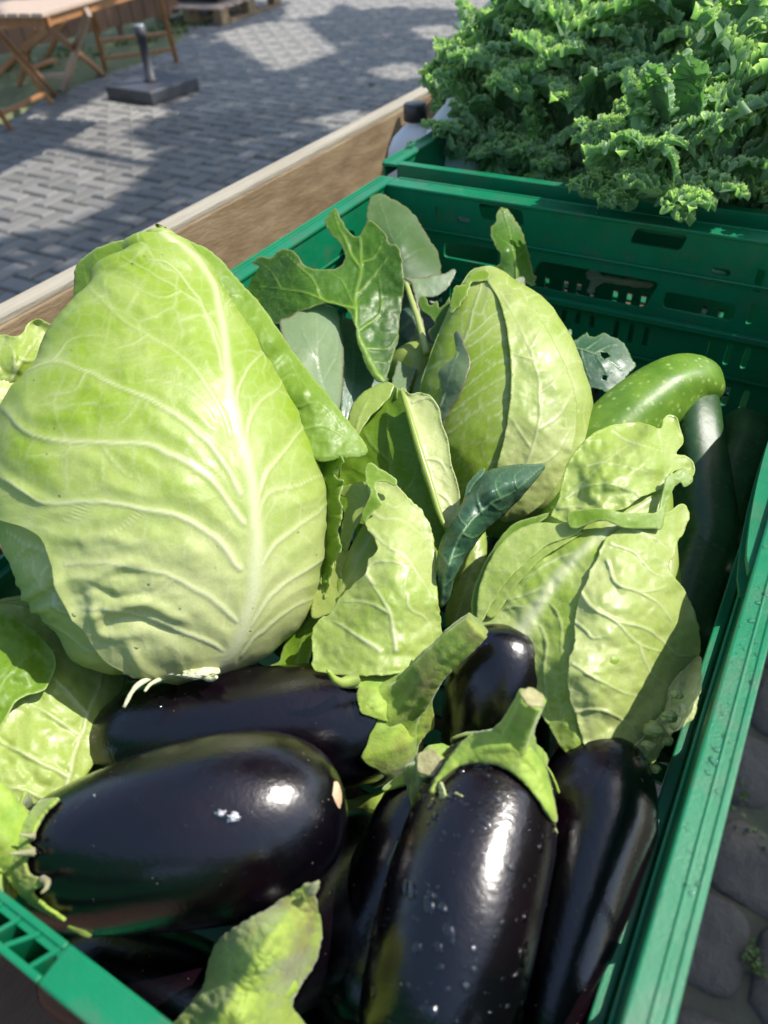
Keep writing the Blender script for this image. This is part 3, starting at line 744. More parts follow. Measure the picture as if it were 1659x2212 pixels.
cab_core(HB, hero)
def wrap_leaf(body, name, parent, mat, knots, nv, nu, veins, lift=.001, relief=.002, cell=46, ridges=(), tone=None, seed=0, tw=1.0, puff=.0016, jag=.02, fold=0.0, foldbox=None, vend=(.012, .998), edge_lift=.0, ret=False, sag=None):
    """leaf wrapped on a head: knots (v, phi_left, phi_mid, phi_right) in degrees"""
    K = np.array(knots, float); v = np.linspace(vend[0], vend[1], nv)
    sm = crs(K, 300); pl, pm, pr = (np.interp(v, sm[:, 0], sm[:, q]) for q in (1, 2, 3))
    j = fbm(v * 55, v * 0, seed, seed, 3); jr = fbm(v * 60, v * 0 + 4, seed, seed + 2, 3)
    u = np.linspace(-1, 1, nu); uu = np.sign(u) * np.abs(u) ** .94
    ph = np.radians(np.where(uu[None] < 0, pm[:, None] + uu[None] * (pm - pl)[:, None], pm[:, None] + uu[None] * (pr - pm)[:, None]))
    ph = ph + np.radians(jag * 57 * np.where(uu[None] < 0, j[:, None] * .5, jr[:, None] * .4) * np.abs(uu[None]) ** 12)
    vv = np.repeat(v[:, None], nu, 1)
    P = body.ev(vv, ph); n = body.nrm(vv, ph); q = proj(P); X, Y = q[..., 0], q[..., 1]
    H, Cc, near = veinfield(X, Y, [(a_, b_ * .62, c_) for a_, b_, c_ in veins], cell, seed, 5.0, tw)
    Hw = veinfield(X, Y, [(a_, b_ * 1.7, c_) for a_, b_, c_ in veins], 0, seed, 5.0)[0]; H = .62 * H + .28 * Hw
    h = lift + relief * H + puff * fbm(X / 70, Y / 70, 0, seed, 3) * (1 - np.exp(-(near / 26) ** 2)) + puff * .55 * (1 - np.exp(-(near / 30) ** 2))
    for pts, w0, hh in ridges:
        hh = hh * .5
        d, t = polydist(X + 5 * fbm(X / 30, Y / 30), Y, crs(pts, 3 * len(pts)) if len(pts) > 2 else np.array(pts, float)); h = h + hh * np.exp(-(d / w0) ** 2) * np.sin(np.pi * (.12 + .8 * t))
    if fold:
        (fx, fy, fr) = foldbox; m = np.exp(-(((X - fx) / fr) ** 2 + ((Y - fy) / (fr * .7)) ** 2))
        a = X * .35 + Y; h = h + fold * m * (1 - np.abs(noise(a / 34, (X - Y) / 160, 0, seed + 4)) * 2) + fold * .5 * m * fbm(X / 26, Y / 20, 0, seed + 8, 2)
    if edge_lift:
        e = np.abs(uu)[None] ** 14; h = h + edge_lift * e
    P = P + n * h[..., None]
    tn = tone(X, Y) if tone else .5 + 0 * X
    tn = np.clip(tn + .18 * fbm(X / 60, Y / 60, 3, seed) + .25 * np.minimum(near / 40, 1) * .6, 0, 1)
    ed = np.exp(-((1 - np.abs(u))[None] / .012) ** 2) + 0 * X
    o = mk(name, P.reshape(-1, 3), gridfaces(nv, nu), mat, parent, {'tone': tn.ravel(), 'vein': Cc.ravel(), 'edge': ed.ravel()})
    pn = (P.reshape(-1, 3), n.reshape(-1, 3)); return (o, pn) if ret else o
hv = [(zl((890, 1975), (1000, 1850), (1060, 1700), (1090, 1550), (1095, 1400), (1080, 1200), (1050, 1050), (1000, 850), (965, 650), (950, 500), (925, 380), (870, 250), (790, 160), (700, 100)), 33, .9)]
for p, w_, wt in [
        ([(950, 680), (925, 590), (870, 430), (800, 310), (720, 220), (640, 210)], 7, .6), ([(1030, 1210), (965, 1090), (860, 960), (740, 860), (620, 800), (500, 750), (380, 690), (240, 650), (120, 700)], 10, .8),
        ([(1040, 1330), (930, 1180), (800, 1080), (650, 1010), (450, 990), (300, 985), (150, 950), (60, 860), (20, 820)], 11, .85), ([(1030, 1520), (920, 1390), (780, 1310), (620, 1270), (400, 1240), (250, 1245), (190, 1245), (100, 1170), (-10, 1110)], 11, .9),
        ([(1010, 1740), (890, 1640), (760, 1560), (620, 1520), (450, 1500), (300, 1500)], 10, .8), ([(960, 1860), (800, 1790), (650, 1730), (500, 1690), (380, 1680)], 9, .8),
        ([(985, 960), (945, 850), (890, 750), (800, 640), (640, 540), (480, 420), (400, 330)], 7, .5), ([(960, 620), (880, 440), (780, 350), (640, 260), (530, 200)], 6, .45),
        ([(930, 890), (880, 820), (790, 750), (680, 730), (590, 750)], 5, .4), ([(1090, 1560), (1150, 1440), (1230, 1370), (1330, 1300), (1410, 1220)], 9, .75), ([(1085, 1330), (1120, 1150), (1180, 1060), (1270, 950), (1290, 910)], 8, .75),
        ([(1090, 1400), (1130, 1220), (1250, 1180), (1390, 1130)], 8, .65), ([(1052, 1080), (1060, 920), (1110, 820), (1180, 760), (1195, 700)], 7, .6), ([(1005, 860), (1040, 700), (1110, 620), (1150, 600)], 7, .55),
        ([(1075, 1760), (1140, 1650), (1250, 1560), (1370, 1480), (1400, 1440)], 9, .75), ([(1030, 1880), (1120, 1780), (1230, 1690), (1330, 1650)], 9, .7), ([(965, 560), (955, 440), (1000, 370), (1040, 420)], 5, .4),
        ([(240, 650), (320, 560), (420, 540), (520, 570)], 4, .4), ([(450, 990), (530, 1110), (640, 1160)], 4, .4), ([(380, 690), (330, 770), (190, 810)], 4, .4), ([(620, 800), (540, 900), (420, 960)], 4, .35),
        ([(640, 540), (560, 590), (480, 600), (400, 560)], 4, .38), ([(780, 350), (700, 380), (600, 330), (520, 290)], 4, .35), ([(620, 1270), (560, 1340), (450, 1400)], 4, .38), ([(400, 1240), (330, 1310), (270, 1330)], 4, .35), ([(760, 1560), (700, 1620), (600, 1640)], 4, .38)]:
    hv.append((zl(*p), w_, wt))
fi = lambda x, y: HB.find(*Zc(x, y))
KN = []
for xl, yl, xm, ym in [(760, 1965, 890, 1975), (600, 1900, 930, 1930), (430, 1800, 1000, 1850), (340, 1700, 1050, 1700), (270, 1560, 1090, 1550), (225, 1430, 1095, 1430), (150, 1300, 1088, 1300)]:
    v, p = fi(xm, ym); vl, q = fi(xl, yl); KN.append((v, math.degrees(q), math.degrees(p), 93))
for xm, ym, L_ in [(1075, 1160, -80), (1045, 1020, -92), (1000, 850, -100), (965, 650, -95), (950, 500, -100), (900, 300, -96), (830, 200, -80), (760, 130, -75)]:
    v, p = fi(xm, ym); KN.append((v, L_, math.degrees(p), 94))
KN.append((.999, -80, 0, 94)); KN = [(.0, KN[0][1] + 8, KN[0][2], 80)] + KN
KN = [KN[0]] + [k for k in sorted(KN[1:]) if k[0] > .01]
# outer leaf underneath, left side
o, pn = wrap_leaf(HB, 'leaf', hero, M['cab'], [(0, -125, -50, 60), (.1, -125, -55, 70), (.3, -125, -60, 60), (.5, -125, -70, 30), (.62, -120, -80, 10), (.7, -118, -90, -30)], 190, 150,
    [(zl((640, 1950), (480, 1870), (380, 1760), (290, 1600), (230, 1480), (100, 1430), (0, 1360)), 12, 1.0), (zl((380, 1760), (250, 1700), (150, 1560), (120, 1480)), 8, .7), (zl((480, 1870), (380, 1890), (250, 1800), (140, 1740)), 8, .6), (zl((230, 1480), (180, 1560), (200, 1660)), 7, .6),
     (zl((100, 1430), (40, 1500), (0, 1560)), 6, .5)], lift=-.0022, relief=.002, seed=21, tone=lambda X, Y: .25 + .35 * sstep(1400, 1000, Y), fold=.003, foldbox=(110, 1290, 110), vend=(.01, .7), puff=.0022, ret=True)
fl = [(zl((270, 1500), (280, 1600), (340, 1720), (420, 1800)), 12, .0042), (zl((420, 1640), (430, 1720), (470, 1790), (620, 1790)), 12, .004), (zl((560, 1830), (600, 1900), (660, 1950), (760, 1960)), 11, .004), (zl((420, 1560), (560, 1500), (700, 1530)), 13, .0035),
      (zl((480, 1680), (620, 1660), (800, 1740)), 12, .004), (zl((430, 1590), (520, 1640), (640, 1620)), 11, -.0035), (zl((530, 1730), (640, 1745), (760, 1800)), 9, -.0035), (zl((330, 1400), (480, 1390), (600, 1420)), 14, .0025), (zl((60, 850), (150, 950), (270, 985)), 12, .0022), (zl((0, 1100), (120, 1190), (230, 1245)), 13, .003),
      (zl((1240, 1560), (1330, 1500), (1400, 1420)), 14, .0018), (zl((1130, 1900), (1220, 1830), (1300, 1740)), 13, .002)]
o, HPN = wrap_leaf(HB, 'leaf', hero, M['cab'], KN, 430, 330, hv, lift=.0026, relief=.0013, cell=78, ridges=fl, seed=4, puff=.0017, fold=.0014, foldbox=(230, 1290, 130), edge_lift=.0007, ret=True,
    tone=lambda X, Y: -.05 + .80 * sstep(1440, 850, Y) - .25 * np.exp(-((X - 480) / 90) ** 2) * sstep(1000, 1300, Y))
solidify(o, .0007)
droplets(hero, HPN, 150, .0003, .0011, 3)
# bright leaf folded back behind the tip, its margin running down the right side
fold_out = [(158, 668), (160, 620), (164, 579), (185, 553), (225, 529), (280, 517), (320, 507), (350, 504), (380, 508), (425, 527), (470, 554), (502, 590), (532, 624), (567, 664), (625, 748), (662, 797), (702, 846), (748, 905), (795, 974), (740, 990), (676, 990), (632, 900), (580, 800), (536, 735), (500, 680), (468, 630), (426, 575), (380, 545), (345, 535), (290, 550), (235, 600), (200, 640), (175, 690)]
poly_leaf('folded_leaf', fold_out, [(160, 650, .418), (180, 560, .418), (235, 600, .408), (335, 506, .408), (345, 535, .402), (440, 533, .410), (426, 575, .399), (532, 624, .408), (500, 680, .397), (625, 750, .404), (580, 800, .394), (702, 846, .398), (632, 900, .389), (795, 974, .392), (676, 990, .383), (590, 740, .394), (660, 850, .388)],
    M['cab_green'], hero, [([(345, 520), (430, 565), (530, 690), (620, 850), (670, 980)], 4, .4), ([(540, 690), (560, 690), (590, 745)], 4, .5), ([(590, 790), (620, 770), (650, 835)], 4, .6), ([(600, 830), (640, 810), (690, 880)], 4, .5), ([(640, 880), (690, 870), (735, 925)], 4, .6), ([(650, 930), (700, 920), (770, 965)], 4, .6), ([(500, 640), (520, 640), (530, 680)], 3, .5), ([(240, 600), (215, 570), (200, 548)], 4, .5), ([(200, 640), (185, 600), (180, 570)], 4, .5), ([(420, 545), (450, 560), (470, 590)], 3, .4)],
    step=3.4, relief=.0008, cell=24, tone=.15, jag=(2.2, 9), puff=(.0014, 34), seed=6, curl=.0012, curlw=6, edgew=3)
poly_leaf('folded_leaf', [(170, 690), (178, 650), (205, 625), (240, 612), (300, 560), (350, 520), (400, 540), (470, 600), (560, 720), (640, 880), (690, 1010), (660, 1060), (600, 900), (450, 760), (250, 680), (190, 700)],
    [(180, 690, .418), (240, 620, .43), (350, 530, .42), (470, 620, .435), (600, 860, .425), (690, 1010, .405), (400, 700, .47)], M['cab_green'], hero, [([(175, 690), (190, 650), (230, 630), (300, 620)], 7, .8)], step=6, seed=8, tone=.5, jag=(1, 9))
# ruffled strip at the right flank
poly_leaf('ruffled_leaf', [(678, 985), (700, 978), (730, 978), (741, 990), (738, 1010), (722, 1022), (728, 1035), (742, 1040), (735, 1075), (740, 1110), (730, 1150), (738, 1185), (722, 1215), (712, 1262), (700, 1290), (690, 1200), (682, 1100), (676, 1040)],
    [(680, 985, .40), (740, 990, .385), (735, 1100, .38), (690, 1100, .395), (720, 1200, .38), (695, 1200, .39), (700, 1280, .385)], M['cab_green'], hero, [([(690, 990), (708, 1080), (706, 1180), (702, 1270)], 3, .7), ([(705, 1060), (722, 1050), (735, 1060)], 2, .5), ([(706, 1120), (720, 1112), (735, 1120)], 2, .5)],
    step=3.2, relief=.001, cell=20, tone=.1, jag=(3, 8), seed=9, ruffle=.0022, rufl=55, curlw=12)
# wavy leaf at the far left
poly_leaf('wavy_leaf', [(-60, 730), (0, 722), (40, 725), (60, 700), (85, 690), (110, 700), (132, 697), (125, 735), (100, 790), (60, 850), (20, 900), (0, 920), (-70, 950)],
    [(-60, 730, .40), (0, 722, .405), (60, 700, .41), (130, 697, .415), (100, 790, .41), (20, 860, .40), (-60, 940, .39), (30, 770, .392)], M['cab'], hero,
    [([(-20, 930), (10, 850), (40, 790), (85, 730)], 6, .8), ([(30, 810), (30, 760), (5, 735)], 4, .6), ([(50, 780), (80, 775), (110, 740)], 4, .6)], step=4, tone=.7, jag=(2.5, 12), puff=(.003, 40), seed=12, cell=30, curl=-.003, curlw=10)
poly_leaf('wavy_leaf', [(-80, 780), (0, 790), (35, 830), (45, 880), (25, 930), (-5, 1000), (-60, 1040), (-90, 900)], [(-60, 800, .385), (30, 840, .395), (20, 930, .385), (-60, 1020, .375)], M['cab'], hero, [([(-60, 1000), (-20, 900), (10, 820)], 6, .8), ([(-20, 900), (20, 880), (40, 870)], 4, .6)], step=5, tone=.35, seed=13, jag=(2, 12), puff=(.003, 40))
# cut stalk and root threads
st = HB.ev(np.array([.004]), np.array([0.0]))[0]
def blob(name, px, py, d, rx, ry, rz_, mat, parent, seed=0, amp=.25, n=(24, 32), at=None):
    v, p = np.meshgrid(np.linspace(0, np.pi, n[0]), np.linspace(0, 2 * np.pi, n[1], endpoint=False), indexing='ij')
    s = np.stack([np.sin(v) * np.cos(p), np.sin(v) * np.sin(p), np.cos(v)], -1); r = 1 + amp * fbm(s[..., 0] * 2.2 + seed, s[..., 1] * 2.2, s[..., 2] * 2.2, seed, 4)
    loc = s * r[..., None] * np.array([rx, ry, rz_]) * d / F
    P = Wd(px, py, d) + loc @ RM.T
    return mk(name, P.reshape(-1, 3), gridfaces(n[0], n[1], True), mat, parent, {'tone': (.3 + 0 * r).ravel()}, at=at)
blob('cut_stalk', 345, 1448, .352, 78, 19, 40, M['stump'], hero, 3, .3, (60, 90)); blob('cut_stalk', 430, 1452, .350, 44, 15, 34, M['stump'], hero, 7, .3, (40, 60))
for k, (pts, r_) in enumerate([(((330, 1462, .345), (300, 1478, .338), (285, 1495, .335), (268, 1528, .332)), .0016), (((345, 1468, .345), (325, 1478, .338), (312, 1494, .335)), .0012), (((440, 1462, .346), (458, 1468, .342), (468, 1462, .340)), .0015)]):
    V, Fs = tube(crs([Wd(*p) for p in pts], 14), np.linspace(r_, r_ * .55, 14), 8, bump=.25, seed=k); mk('root_thread', V, Fs, M['stump'], hero)

# ================================================================== the other cabbages
def cab(label, base, tip, prof, k=.85):
    A, B = W(*base), W(*tip); b = Body([A, (A + B) / 2, B], prof, k); t = thing('pointed_cabbage', label, 'cabbage', W(*base) - np.array([0, 0, .03]), 'pointed cabbages in the near crate'); return t, b
# upright one behind, middle of the crate
c2, B2 = cab('smooth upright oval cabbage standing between the torn dark leaf and the light green courgette', (1120, 1150, -.11), (1042, 586, .0),
    [(0, 0), (.006, 40, 45), (.03, 90, 95), (.10, 140, 140), (.25, 178, 172), (.42, 176, 178), (.58, 155, 170), (.72, 118, 148), (.84, 78, 110), (.92, 48, 66), (.97, 30, 36), (.992, 16, 18), (1, 0)], .66)
cab_core(B2, c2, 2)
mid2 = [(1000, 1090), (950, 960), (952, 900), (975, 830), (1005, 740), (1022, 690), (1035, 640), (1042, 600)]
v2 = [(mid2, 6, 1.1)] + side_veins(mid2[1:], None, [(1120, 1120), (1200, 1050), (1240, 960), (1252, 880), (1235, 800), (1190, 710), (1120, 625), (1060, 595)], 6, .0, .5, 3.6, .55, 3, .62)
o, p2 = wrap_leaf(B2, 'leaf', c2, M['cab'], [(0, -62, -50, 92), (.15, -66, -55, 96), (.35, -72, -60, 98), (.5, -68, -52, 98), (.7, -62, -40, 98), (.85, -60, -22, 98), (.95, -60, -5, 90), (1, -60, 0, 80)], 230, 170, v2, lift=.0016, relief=.0010, cell=42, seed=31, tw=1.7, puff=.0022, ret=True,
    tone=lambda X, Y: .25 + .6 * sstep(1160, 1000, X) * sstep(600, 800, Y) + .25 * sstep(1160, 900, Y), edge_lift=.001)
solidify(o, .0008); droplets(c2, p2, 60, .0004, .0012, 5)
poly_leaf('leaf', [(1052, 606), (1078, 650), (1096, 720), (1104, 820), (1094, 920), (1072, 1010), (1040, 1085), (1062, 1118), (1110, 1128), (1170, 1090), (1215, 1030), (1240, 960), (1246, 880), (1228, 805), (1182, 712), (1124, 640), (1080, 606)], [], M['cab'], c2,
    [([(1070, 1120), (1120, 1040), (1160, 940), (1165, 830), (1130, 720), (1080, 630)], 4, .8), ([(1135, 1010), (1190, 990), (1232, 930)], 3, .6), ([(1160, 930), (1205, 900), (1240, 850)], 3, .6), ([(1166, 850), (1200, 820), (1222, 790)], 3, .55), ([(1150, 970), (1120, 930), (1100, 900)], 3, .5), ([(1160, 780), (1120, 770), (1100, 760)], 3, .5), ([(1145, 750), (1165, 720), (1175, 700)], 2.6, .5)],
    step=3.4, body=B2, lift=.0058, seed=36, relief=.0011, tone_fn=lambda X, Y: .35 + .25 * sstep(1000, 750, Y), cell=30, jag=(1.2, 12), puff=(.0016, 40), curl=-.0008, curlw=7)
poly_leaf('leaf', [(975, 735), (990, 715), (1005, 745), (1015, 790), (995, 850), (965, 900), (955, 960), (985, 1060), (960, 1050), (915, 960), (890, 870), (900, 820), (930, 780), (960, 750)], [], M['grey_leaf'], c2,
    [([(955, 960), (948, 880), (975, 800), (990, 730)], 3, .6), ([(950, 880), (925, 860), (905, 850)], 2, .5), ([(960, 840), (940, 810)], 2, .4)], step=4, body=B2, lift=.004, seed=32, tone=.25, cell=26)
poly_leaf('torn_tip', [(985, 618), (1005, 612), (1020, 590), (1045, 583), (1058, 592), (1050, 606), (1020, 612), (1008, 640), (985, 668), (972, 675), (975, 640)], [(985, 618, .515), (1045, 583, .52), (1008, 640, .505), (975, 675, .505)], M['cab_green'], c2, step=3, seed=33, tone=.0, jag=(3, 6), cell=16)
C3C = [(1035, 1330, .352), (1110, 1240, .354), (1180, 1180, .357), (1240, 1140, .359), (1330, 1100, .362), (1455, 1010, .378), (1500, 1120, .372), (1512, 1470, .344), (1440, 1600, .328), (1240, 1640, .316), (1150, 1500, .330),
       (1090, 1430, .338), (1300, 1300, .330), (1250, 1450, .318), (1400, 1400, .330), (1200, 1320, .338), (1350, 1200, .344)]
def c3c(o): return [(a, b, c - o) for a, b, c in C3C]
# right one with crumpled cap
c3, B3 = cab('half shaded cabbage by the right wall, a crumpled leaf folded over its tip', (1345, 1700, -.085), (1420, 930, -.02),
    [(0, 0), (.006, 50, 45), (.03, 105, 80), (.09, 150, 105), (.2, 195, 120), (.36, 215, 122), (.5, 215, 112), (.64, 190, 95), (.78, 150, 75), (.9, 95, 52), (.97, 50, 38), (1, 0)], .5)
cab_core(B3, c3, 3)
mid3 = [(1070, 1420), (1090, 1370), (1140, 1290), (1195, 1220), (1250, 1165), (1310, 1120), (1375, 1080)]
Zf = lambda *p: [(829.5 + x * .5, 862.7 + y * .5) for x, y in p]
mid3 = Zf((560, 1090), (600, 1000), (660, 900), (760, 760), (900, 620), (1020, 520), (1150, 430))
poly_leaf('leaf', [(1035, 1330), (1060, 1295), (1110, 1240), (1180, 1180), (1240, 1140), (1330, 1100), (1400, 1070), (1440, 1080), (1420, 1200), (1380, 1350), (1340, 1500), (1300, 1600), (1230, 1630), (1180, 1560), (1130, 1480), (1090, 1430), (1050, 1400)],
    C3C, M['cab'], c3, [(mid3[1:], 24, 1.2)] + [(Zf(*p), w_, wt) for p, w_, wt in [([(740, 790), (600, 850), (480, 880)], 5, .6), ([(860, 660), (760, 680), (640, 760), (520, 800)], 5, .6), ([(660, 900), (560, 900), (460, 920)], 4, .5), ([(640, 940), (700, 1040), (690, 1200), (720, 1380)], 5, .5), ([(700, 850), (760, 960), (770, 1100)], 4, .5)]],
    step=3.4, relief=.0016, cell=40, seed=41, tone_fn=lambda X, Y: .55 + .25 * sstep(1100, 1200, X), jag=(2.5, 14), puff=(.0022, 46))
poly_leaf('leaf', Zf((960, 600), (1020, 560), (1120, 520), (1220, 490), (1290, 450), (1320, 500), (1300, 560), (1270, 620), (1250, 680), (1230, 710), (1250, 760), (1300, 830), (1345, 930), (1362, 1000), (1366, 1120), (1350, 1260), (1280, 1400), (1180, 1500), (1060, 1560), (920, 1560), (860, 1480), (830, 1380), (800, 1280), (795, 1150), (820, 1050), (830, 900), (880, 770), (920, 680)),
    c3c(.0022), M['cab'], c3, [(Zf(*p), w_, wt) for p, w_, wt in [([(960, 700), (1010, 800), (1100, 830), (1180, 880), (1240, 960)], 4, .9), ([(980, 620), (1080, 660), (1150, 740), (1210, 760)], 4, .8), ([(1080, 560), (1160, 600), (1230, 650)], 3.5, .7), ([(850, 830), (900, 900), (1000, 960), (1100, 1060), (1200, 1090)], 4.5, .9),
        ([(820, 960), (870, 1000), (900, 1030), (960, 1020)], 3.5, .7), ([(1100, 830), (1180, 820), (1220, 800)], 3, .6), ([(815, 1140), (900, 1200), (1020, 1260), (1120, 1290)], 4, .7), ([(1000, 960), (1150, 1000), (1260, 1100), (1330, 1110)], 4, .7), ([(830, 1350), (930, 1340), (1050, 1400), (1100, 1480)], 4, .7), ([(1100, 1060), (1150, 1180), (1260, 1260)], 3.5, .6)]],
    step=3.2, relief=.0013, cell=44, seed=42, tone_fn=lambda X, Y: .30 + .25 * sstep(1240, 1400, X), jag=(3.5, 16), puff=(.0026, 56), curl=-.0010, curlw=9)
for k, (out, lf, tn, mt) in enumerate([
        ([(1030, 1330), (1038, 1260), (1070, 1190), (1110, 1150), (1160, 1130), (1230, 1130), (1290, 1100), (1250, 1150), (1180, 1180), (1110, 1240), (1065, 1300), (1040, 1345)], .002, .6, 'cab'),
        ([(1020, 1345), (1022, 1280), (1050, 1210), (1100, 1140), (1150, 1118), (1190, 1110), (1140, 1150), (1085, 1200), (1048, 1270), (1035, 1350)], -.004, .6, 'cab_green'),
        ([(1050, 1320), (1080, 1240), (1130, 1190), (1200, 1160), (1260, 1150), (1180, 1200), (1120, 1260), (1070, 1330)], .0015, .4, 'cab_in')]):
    poly_leaf('leaf', out, c3c(lf), M[mt], c3, step=4, seed=43 + k, tone=tn, relief=.0012, cell=34, jag=(1.5, 14))
capr = [(1190, 1112), (1205, 1080), (1222, 1010), (1250, 965), (1290, 930), (1340, 915), (1385, 913), (1425, 925), (1432, 905), (1445, 895), (1462, 902), (1470, 925), (1476, 955), (1460, 980), (1480, 985), (1498, 1000), (1500, 1020), (1490, 1032), (1465, 1015), (1445, 1030), (1430, 1055), (1390, 1072), (1345, 1100), (1290, 1112), (1235, 1112), (1230, 1130), (1222, 1130), (1195, 1118)]
poly_leaf('crumpled_leaf', capr, [(1190, 1112, .368), (1222, 1010, .378), (1290, 930, .39), (1385, 913, .40), (1445, 895, .402), (1476, 955, .392), (1498, 1010, .385), (1430, 1055, .370), (1290, 1112, .357), (1235, 1120, .360), (1340, 1010, .366), (1400, 980, .374), (1260, 1060, .366)], M['cab'], c3,
    [([(x * .6636 / 1.952 + 995.4, 862.7 + y * .6636 / 1.952) for x, y in p], w_, wt) for p, w_, wt in [([(1100, 700), (1180, 640), (1260, 560)], 5, 1), ([(660, 640), (780, 560), (920, 540), (1080, 580), (1200, 560)], 3, .7), ([(800, 420), (900, 400), (1050, 430), (1200, 470)], 3, .7), ([(960, 200), (1040, 260), (1160, 300), (1280, 330)], 3, .7), ([(700, 600), (860, 450), (1000, 330), (1200, 260)], 3, .5), ([(620, 700), (760, 680), (900, 740), (1000, 740)], 3, .6), ([(1250, 180), (1260, 240), (1270, 290)], 3, .6)]],
    step=3.4, relief=.0010, cell=36, tone=.75, jag=(2, 14), puff=(.0045, 52), seed=47, curl=-.002, curlw=8)
for k, (out, ct) in enumerate([([(1225, 1122), (1232, 1105), (1270, 1098), (1310, 1100), (1350, 1108), (1395, 1108), (1420, 1104), (1430, 1070), (1438, 1035), (1452, 1022), (1458, 1045), (1440, 1090), (1430, 1140), (1412, 1142), (1350, 1140), (1300, 1125), (1240, 1142)], [(1230, 1120, .354), (1310, 1110, .349), (1400, 1125, .353), (1435, 1090, .359), (1450, 1030, .366)]),
                       ([(1440, 1040), (1455, 1022), (1475, 1012), (1492, 1022), (1495, 1040), (1478, 1052), (1470, 1042), (1455, 1052)], [(1440, 1040, .366), (1475, 1012, .37), (1490, 1040, .368)])]):
    poly_leaf('curled_margin', out, ct, M['cab_green'], c3, [], step=3.2, tone=.0, seed=50 + k, cell=20, jag=(1.2, 12), relief=.0009)
for k, (x, y, r_) in enumerate([(1445, 1548, 17), (1412, 1575, 22), (1375, 1640, 16), (1400, 1610, 14), (1440, 1600, 13), (1350, 1655, 16), (1300, 1620, 18), (1462, 1500, 12), (1260, 1585, 13), (1415, 1660, 12)]):
    blob('leaf_stub', x, y, .314 + .002 * (k % 3), r_, r_ * .75, r_, M['cab'], c3, 60 + k, .4)
poly_leaf('leaf', [(1430, 1540), (1450, 1480), (1480, 1440), (1512, 1420), (1515, 1470), (1500, 1540), (1480, 1570), (1450, 1590), (1415, 1640), (1380, 1665), (1350, 1640), (1390, 1590)], c3c(.004), M['cab'], c3, [([(1380, 1650), (1440, 1560), (1500, 1440)], 4, .7)], step=4, seed=57, tone=.1, jag=(5, 14), puff=(.003, 26), cell=24)
# middle, below: broad torn leaf in front
c4, B4 = cab('small cabbage with a torn pale leaf, directly behind the long knobbly aubergine stalk', (815, 1560, -.09), (822, 1060, -.03), [(0, 0), (.02, 70), (.12, 120), (.35, 135), (.6, 122, 125), (.8, 80, 100), (.93, 40, 60), (1, 0)], .6)
cab_core(B4, c4, 4)
poly_leaf('leaf', [(690, 1215), (720, 1190), (760, 1190), (800, 1185), (800, 1230), (760, 1300), (700, 1330), (672, 1330), (680, 1260)], [(690, 1215, .395), (790, 1190, .39), (690, 1320, .38), (780, 1300, .375)], M['cab_in'], c4, [([(750, 1300), (735, 1240), (720, 1200)], 3, .8)], step=4.5, tone=.1, seed=60, cell=26)
poly_leaf('torn_leaf', [(795, 1045), (830, 1036), (855, 1048), (885, 1078), (912, 1105), (932, 1145), (942, 1200), (944, 1270), (952, 1340), (956, 1400), (930, 1440), (800, 1460), (685, 1450), (676, 1420), (673, 1370), (688, 1340), (712, 1325), (735, 1290), (765, 1262), (790, 1240), (795, 1210), (815, 1190), (805, 1160), (785, 1125), (790, 1095), (805, 1080), (795, 1060)],
    [(795, 1045, .392), (885, 1078, .388), (944, 1200, .38), (956, 1400, .362), (900, 1250, .362), (850, 1150, .372), (820, 1300, .355), (800, 1450, .345), (673, 1390, .362), (735, 1290, .367), (720, 1400, .356), (790, 1110, .384)], M['cab'], c4,
    [([(x * .32 + 597.2, 962.2 + y * .32) for x, y in p], w_, wt) for p, w_, wt in [([(800, 1390), (790, 1270), (770, 1150), (700, 1000), (640, 920)], 6, 1), ([(700, 1390), (560, 1300), (460, 1230), (380, 1190)], 6, .95), ([(760, 1130), (650, 1070), (540, 1050), (450, 1055)], 4, .7), ([(660, 930), (600, 860), (640, 800), (760, 780), (860, 810), (930, 830)], 4, .7), ([(770, 690), (850, 730), (930, 830), (1000, 950), (1060, 1040)], 4, .75), ([(630, 430), (720, 490), (850, 500), (960, 580), (1050, 640)], 4, .6), ([(640, 560), (700, 640), (770, 690)], 4, .6), ([(880, 1010), (900, 1110), (1000, 1160), (1050, 1250), (1060, 1330)], 4, .6), ([(740, 400), (800, 420), (860, 380)], 3, .4), ([(900, 800), (860, 960), (890, 1080)], 3, .4)]],
    step=3.2, relief=.0009, cell=40, tone_fn=lambda X, Y: .5 + .25 * sstep(1150, 1400, Y), jag=(3, 11), puff=(.002, 48), seed=61, curl=-.0015, curlw=10)
poly_leaf('tip_curl', [(790, 1010), (800, 1000), (820, 1012), (850, 1030), (858, 1042), (852, 1050), (830, 1040), (812, 1045), (818, 1075), (825, 1090), (805, 1105), (788, 1130), (782, 1110), (795, 1080), (800, 1060), (790, 1040)], [(800, 1002, .386), (855, 1040, .382), (805, 1070, .378), (785, 1125, .378)], M['cab_green'], c4, step=2.8, seed=62, tone=.2, jag=(1.5, 9), cell=18)
poly_leaf('leaf', [(735, 1055), (760, 1045), (785, 1042), (800, 1060), (790, 1100), (765, 1150), (750, 1190), (735, 1175), (738, 1140), (745, 1110), (752, 1080), (735, 1070)], [(735, 1055, .395), (800, 1060, .39), (750, 1190, .39)], M['cab_in'], c4, step=3.2, seed=63, tone=.3, jag=(3, 9), cell=20)
poly_leaf('leaf', [(612, 1400), (640, 1330), (680, 1280), (695, 1270), (690, 1330), (670, 1420), (650, 1470), (590, 1470), (560, 1450), (600, 1430)], [(620, 1400, .385), (690, 1280, .39), (650, 1465, .365), (570, 1455, .37)], M['cab_green'], c4, [([(630, 1470), (655, 1380), (685, 1290)], 4, .6)], step=4.5, seed=64, tone=.5, cell=26)
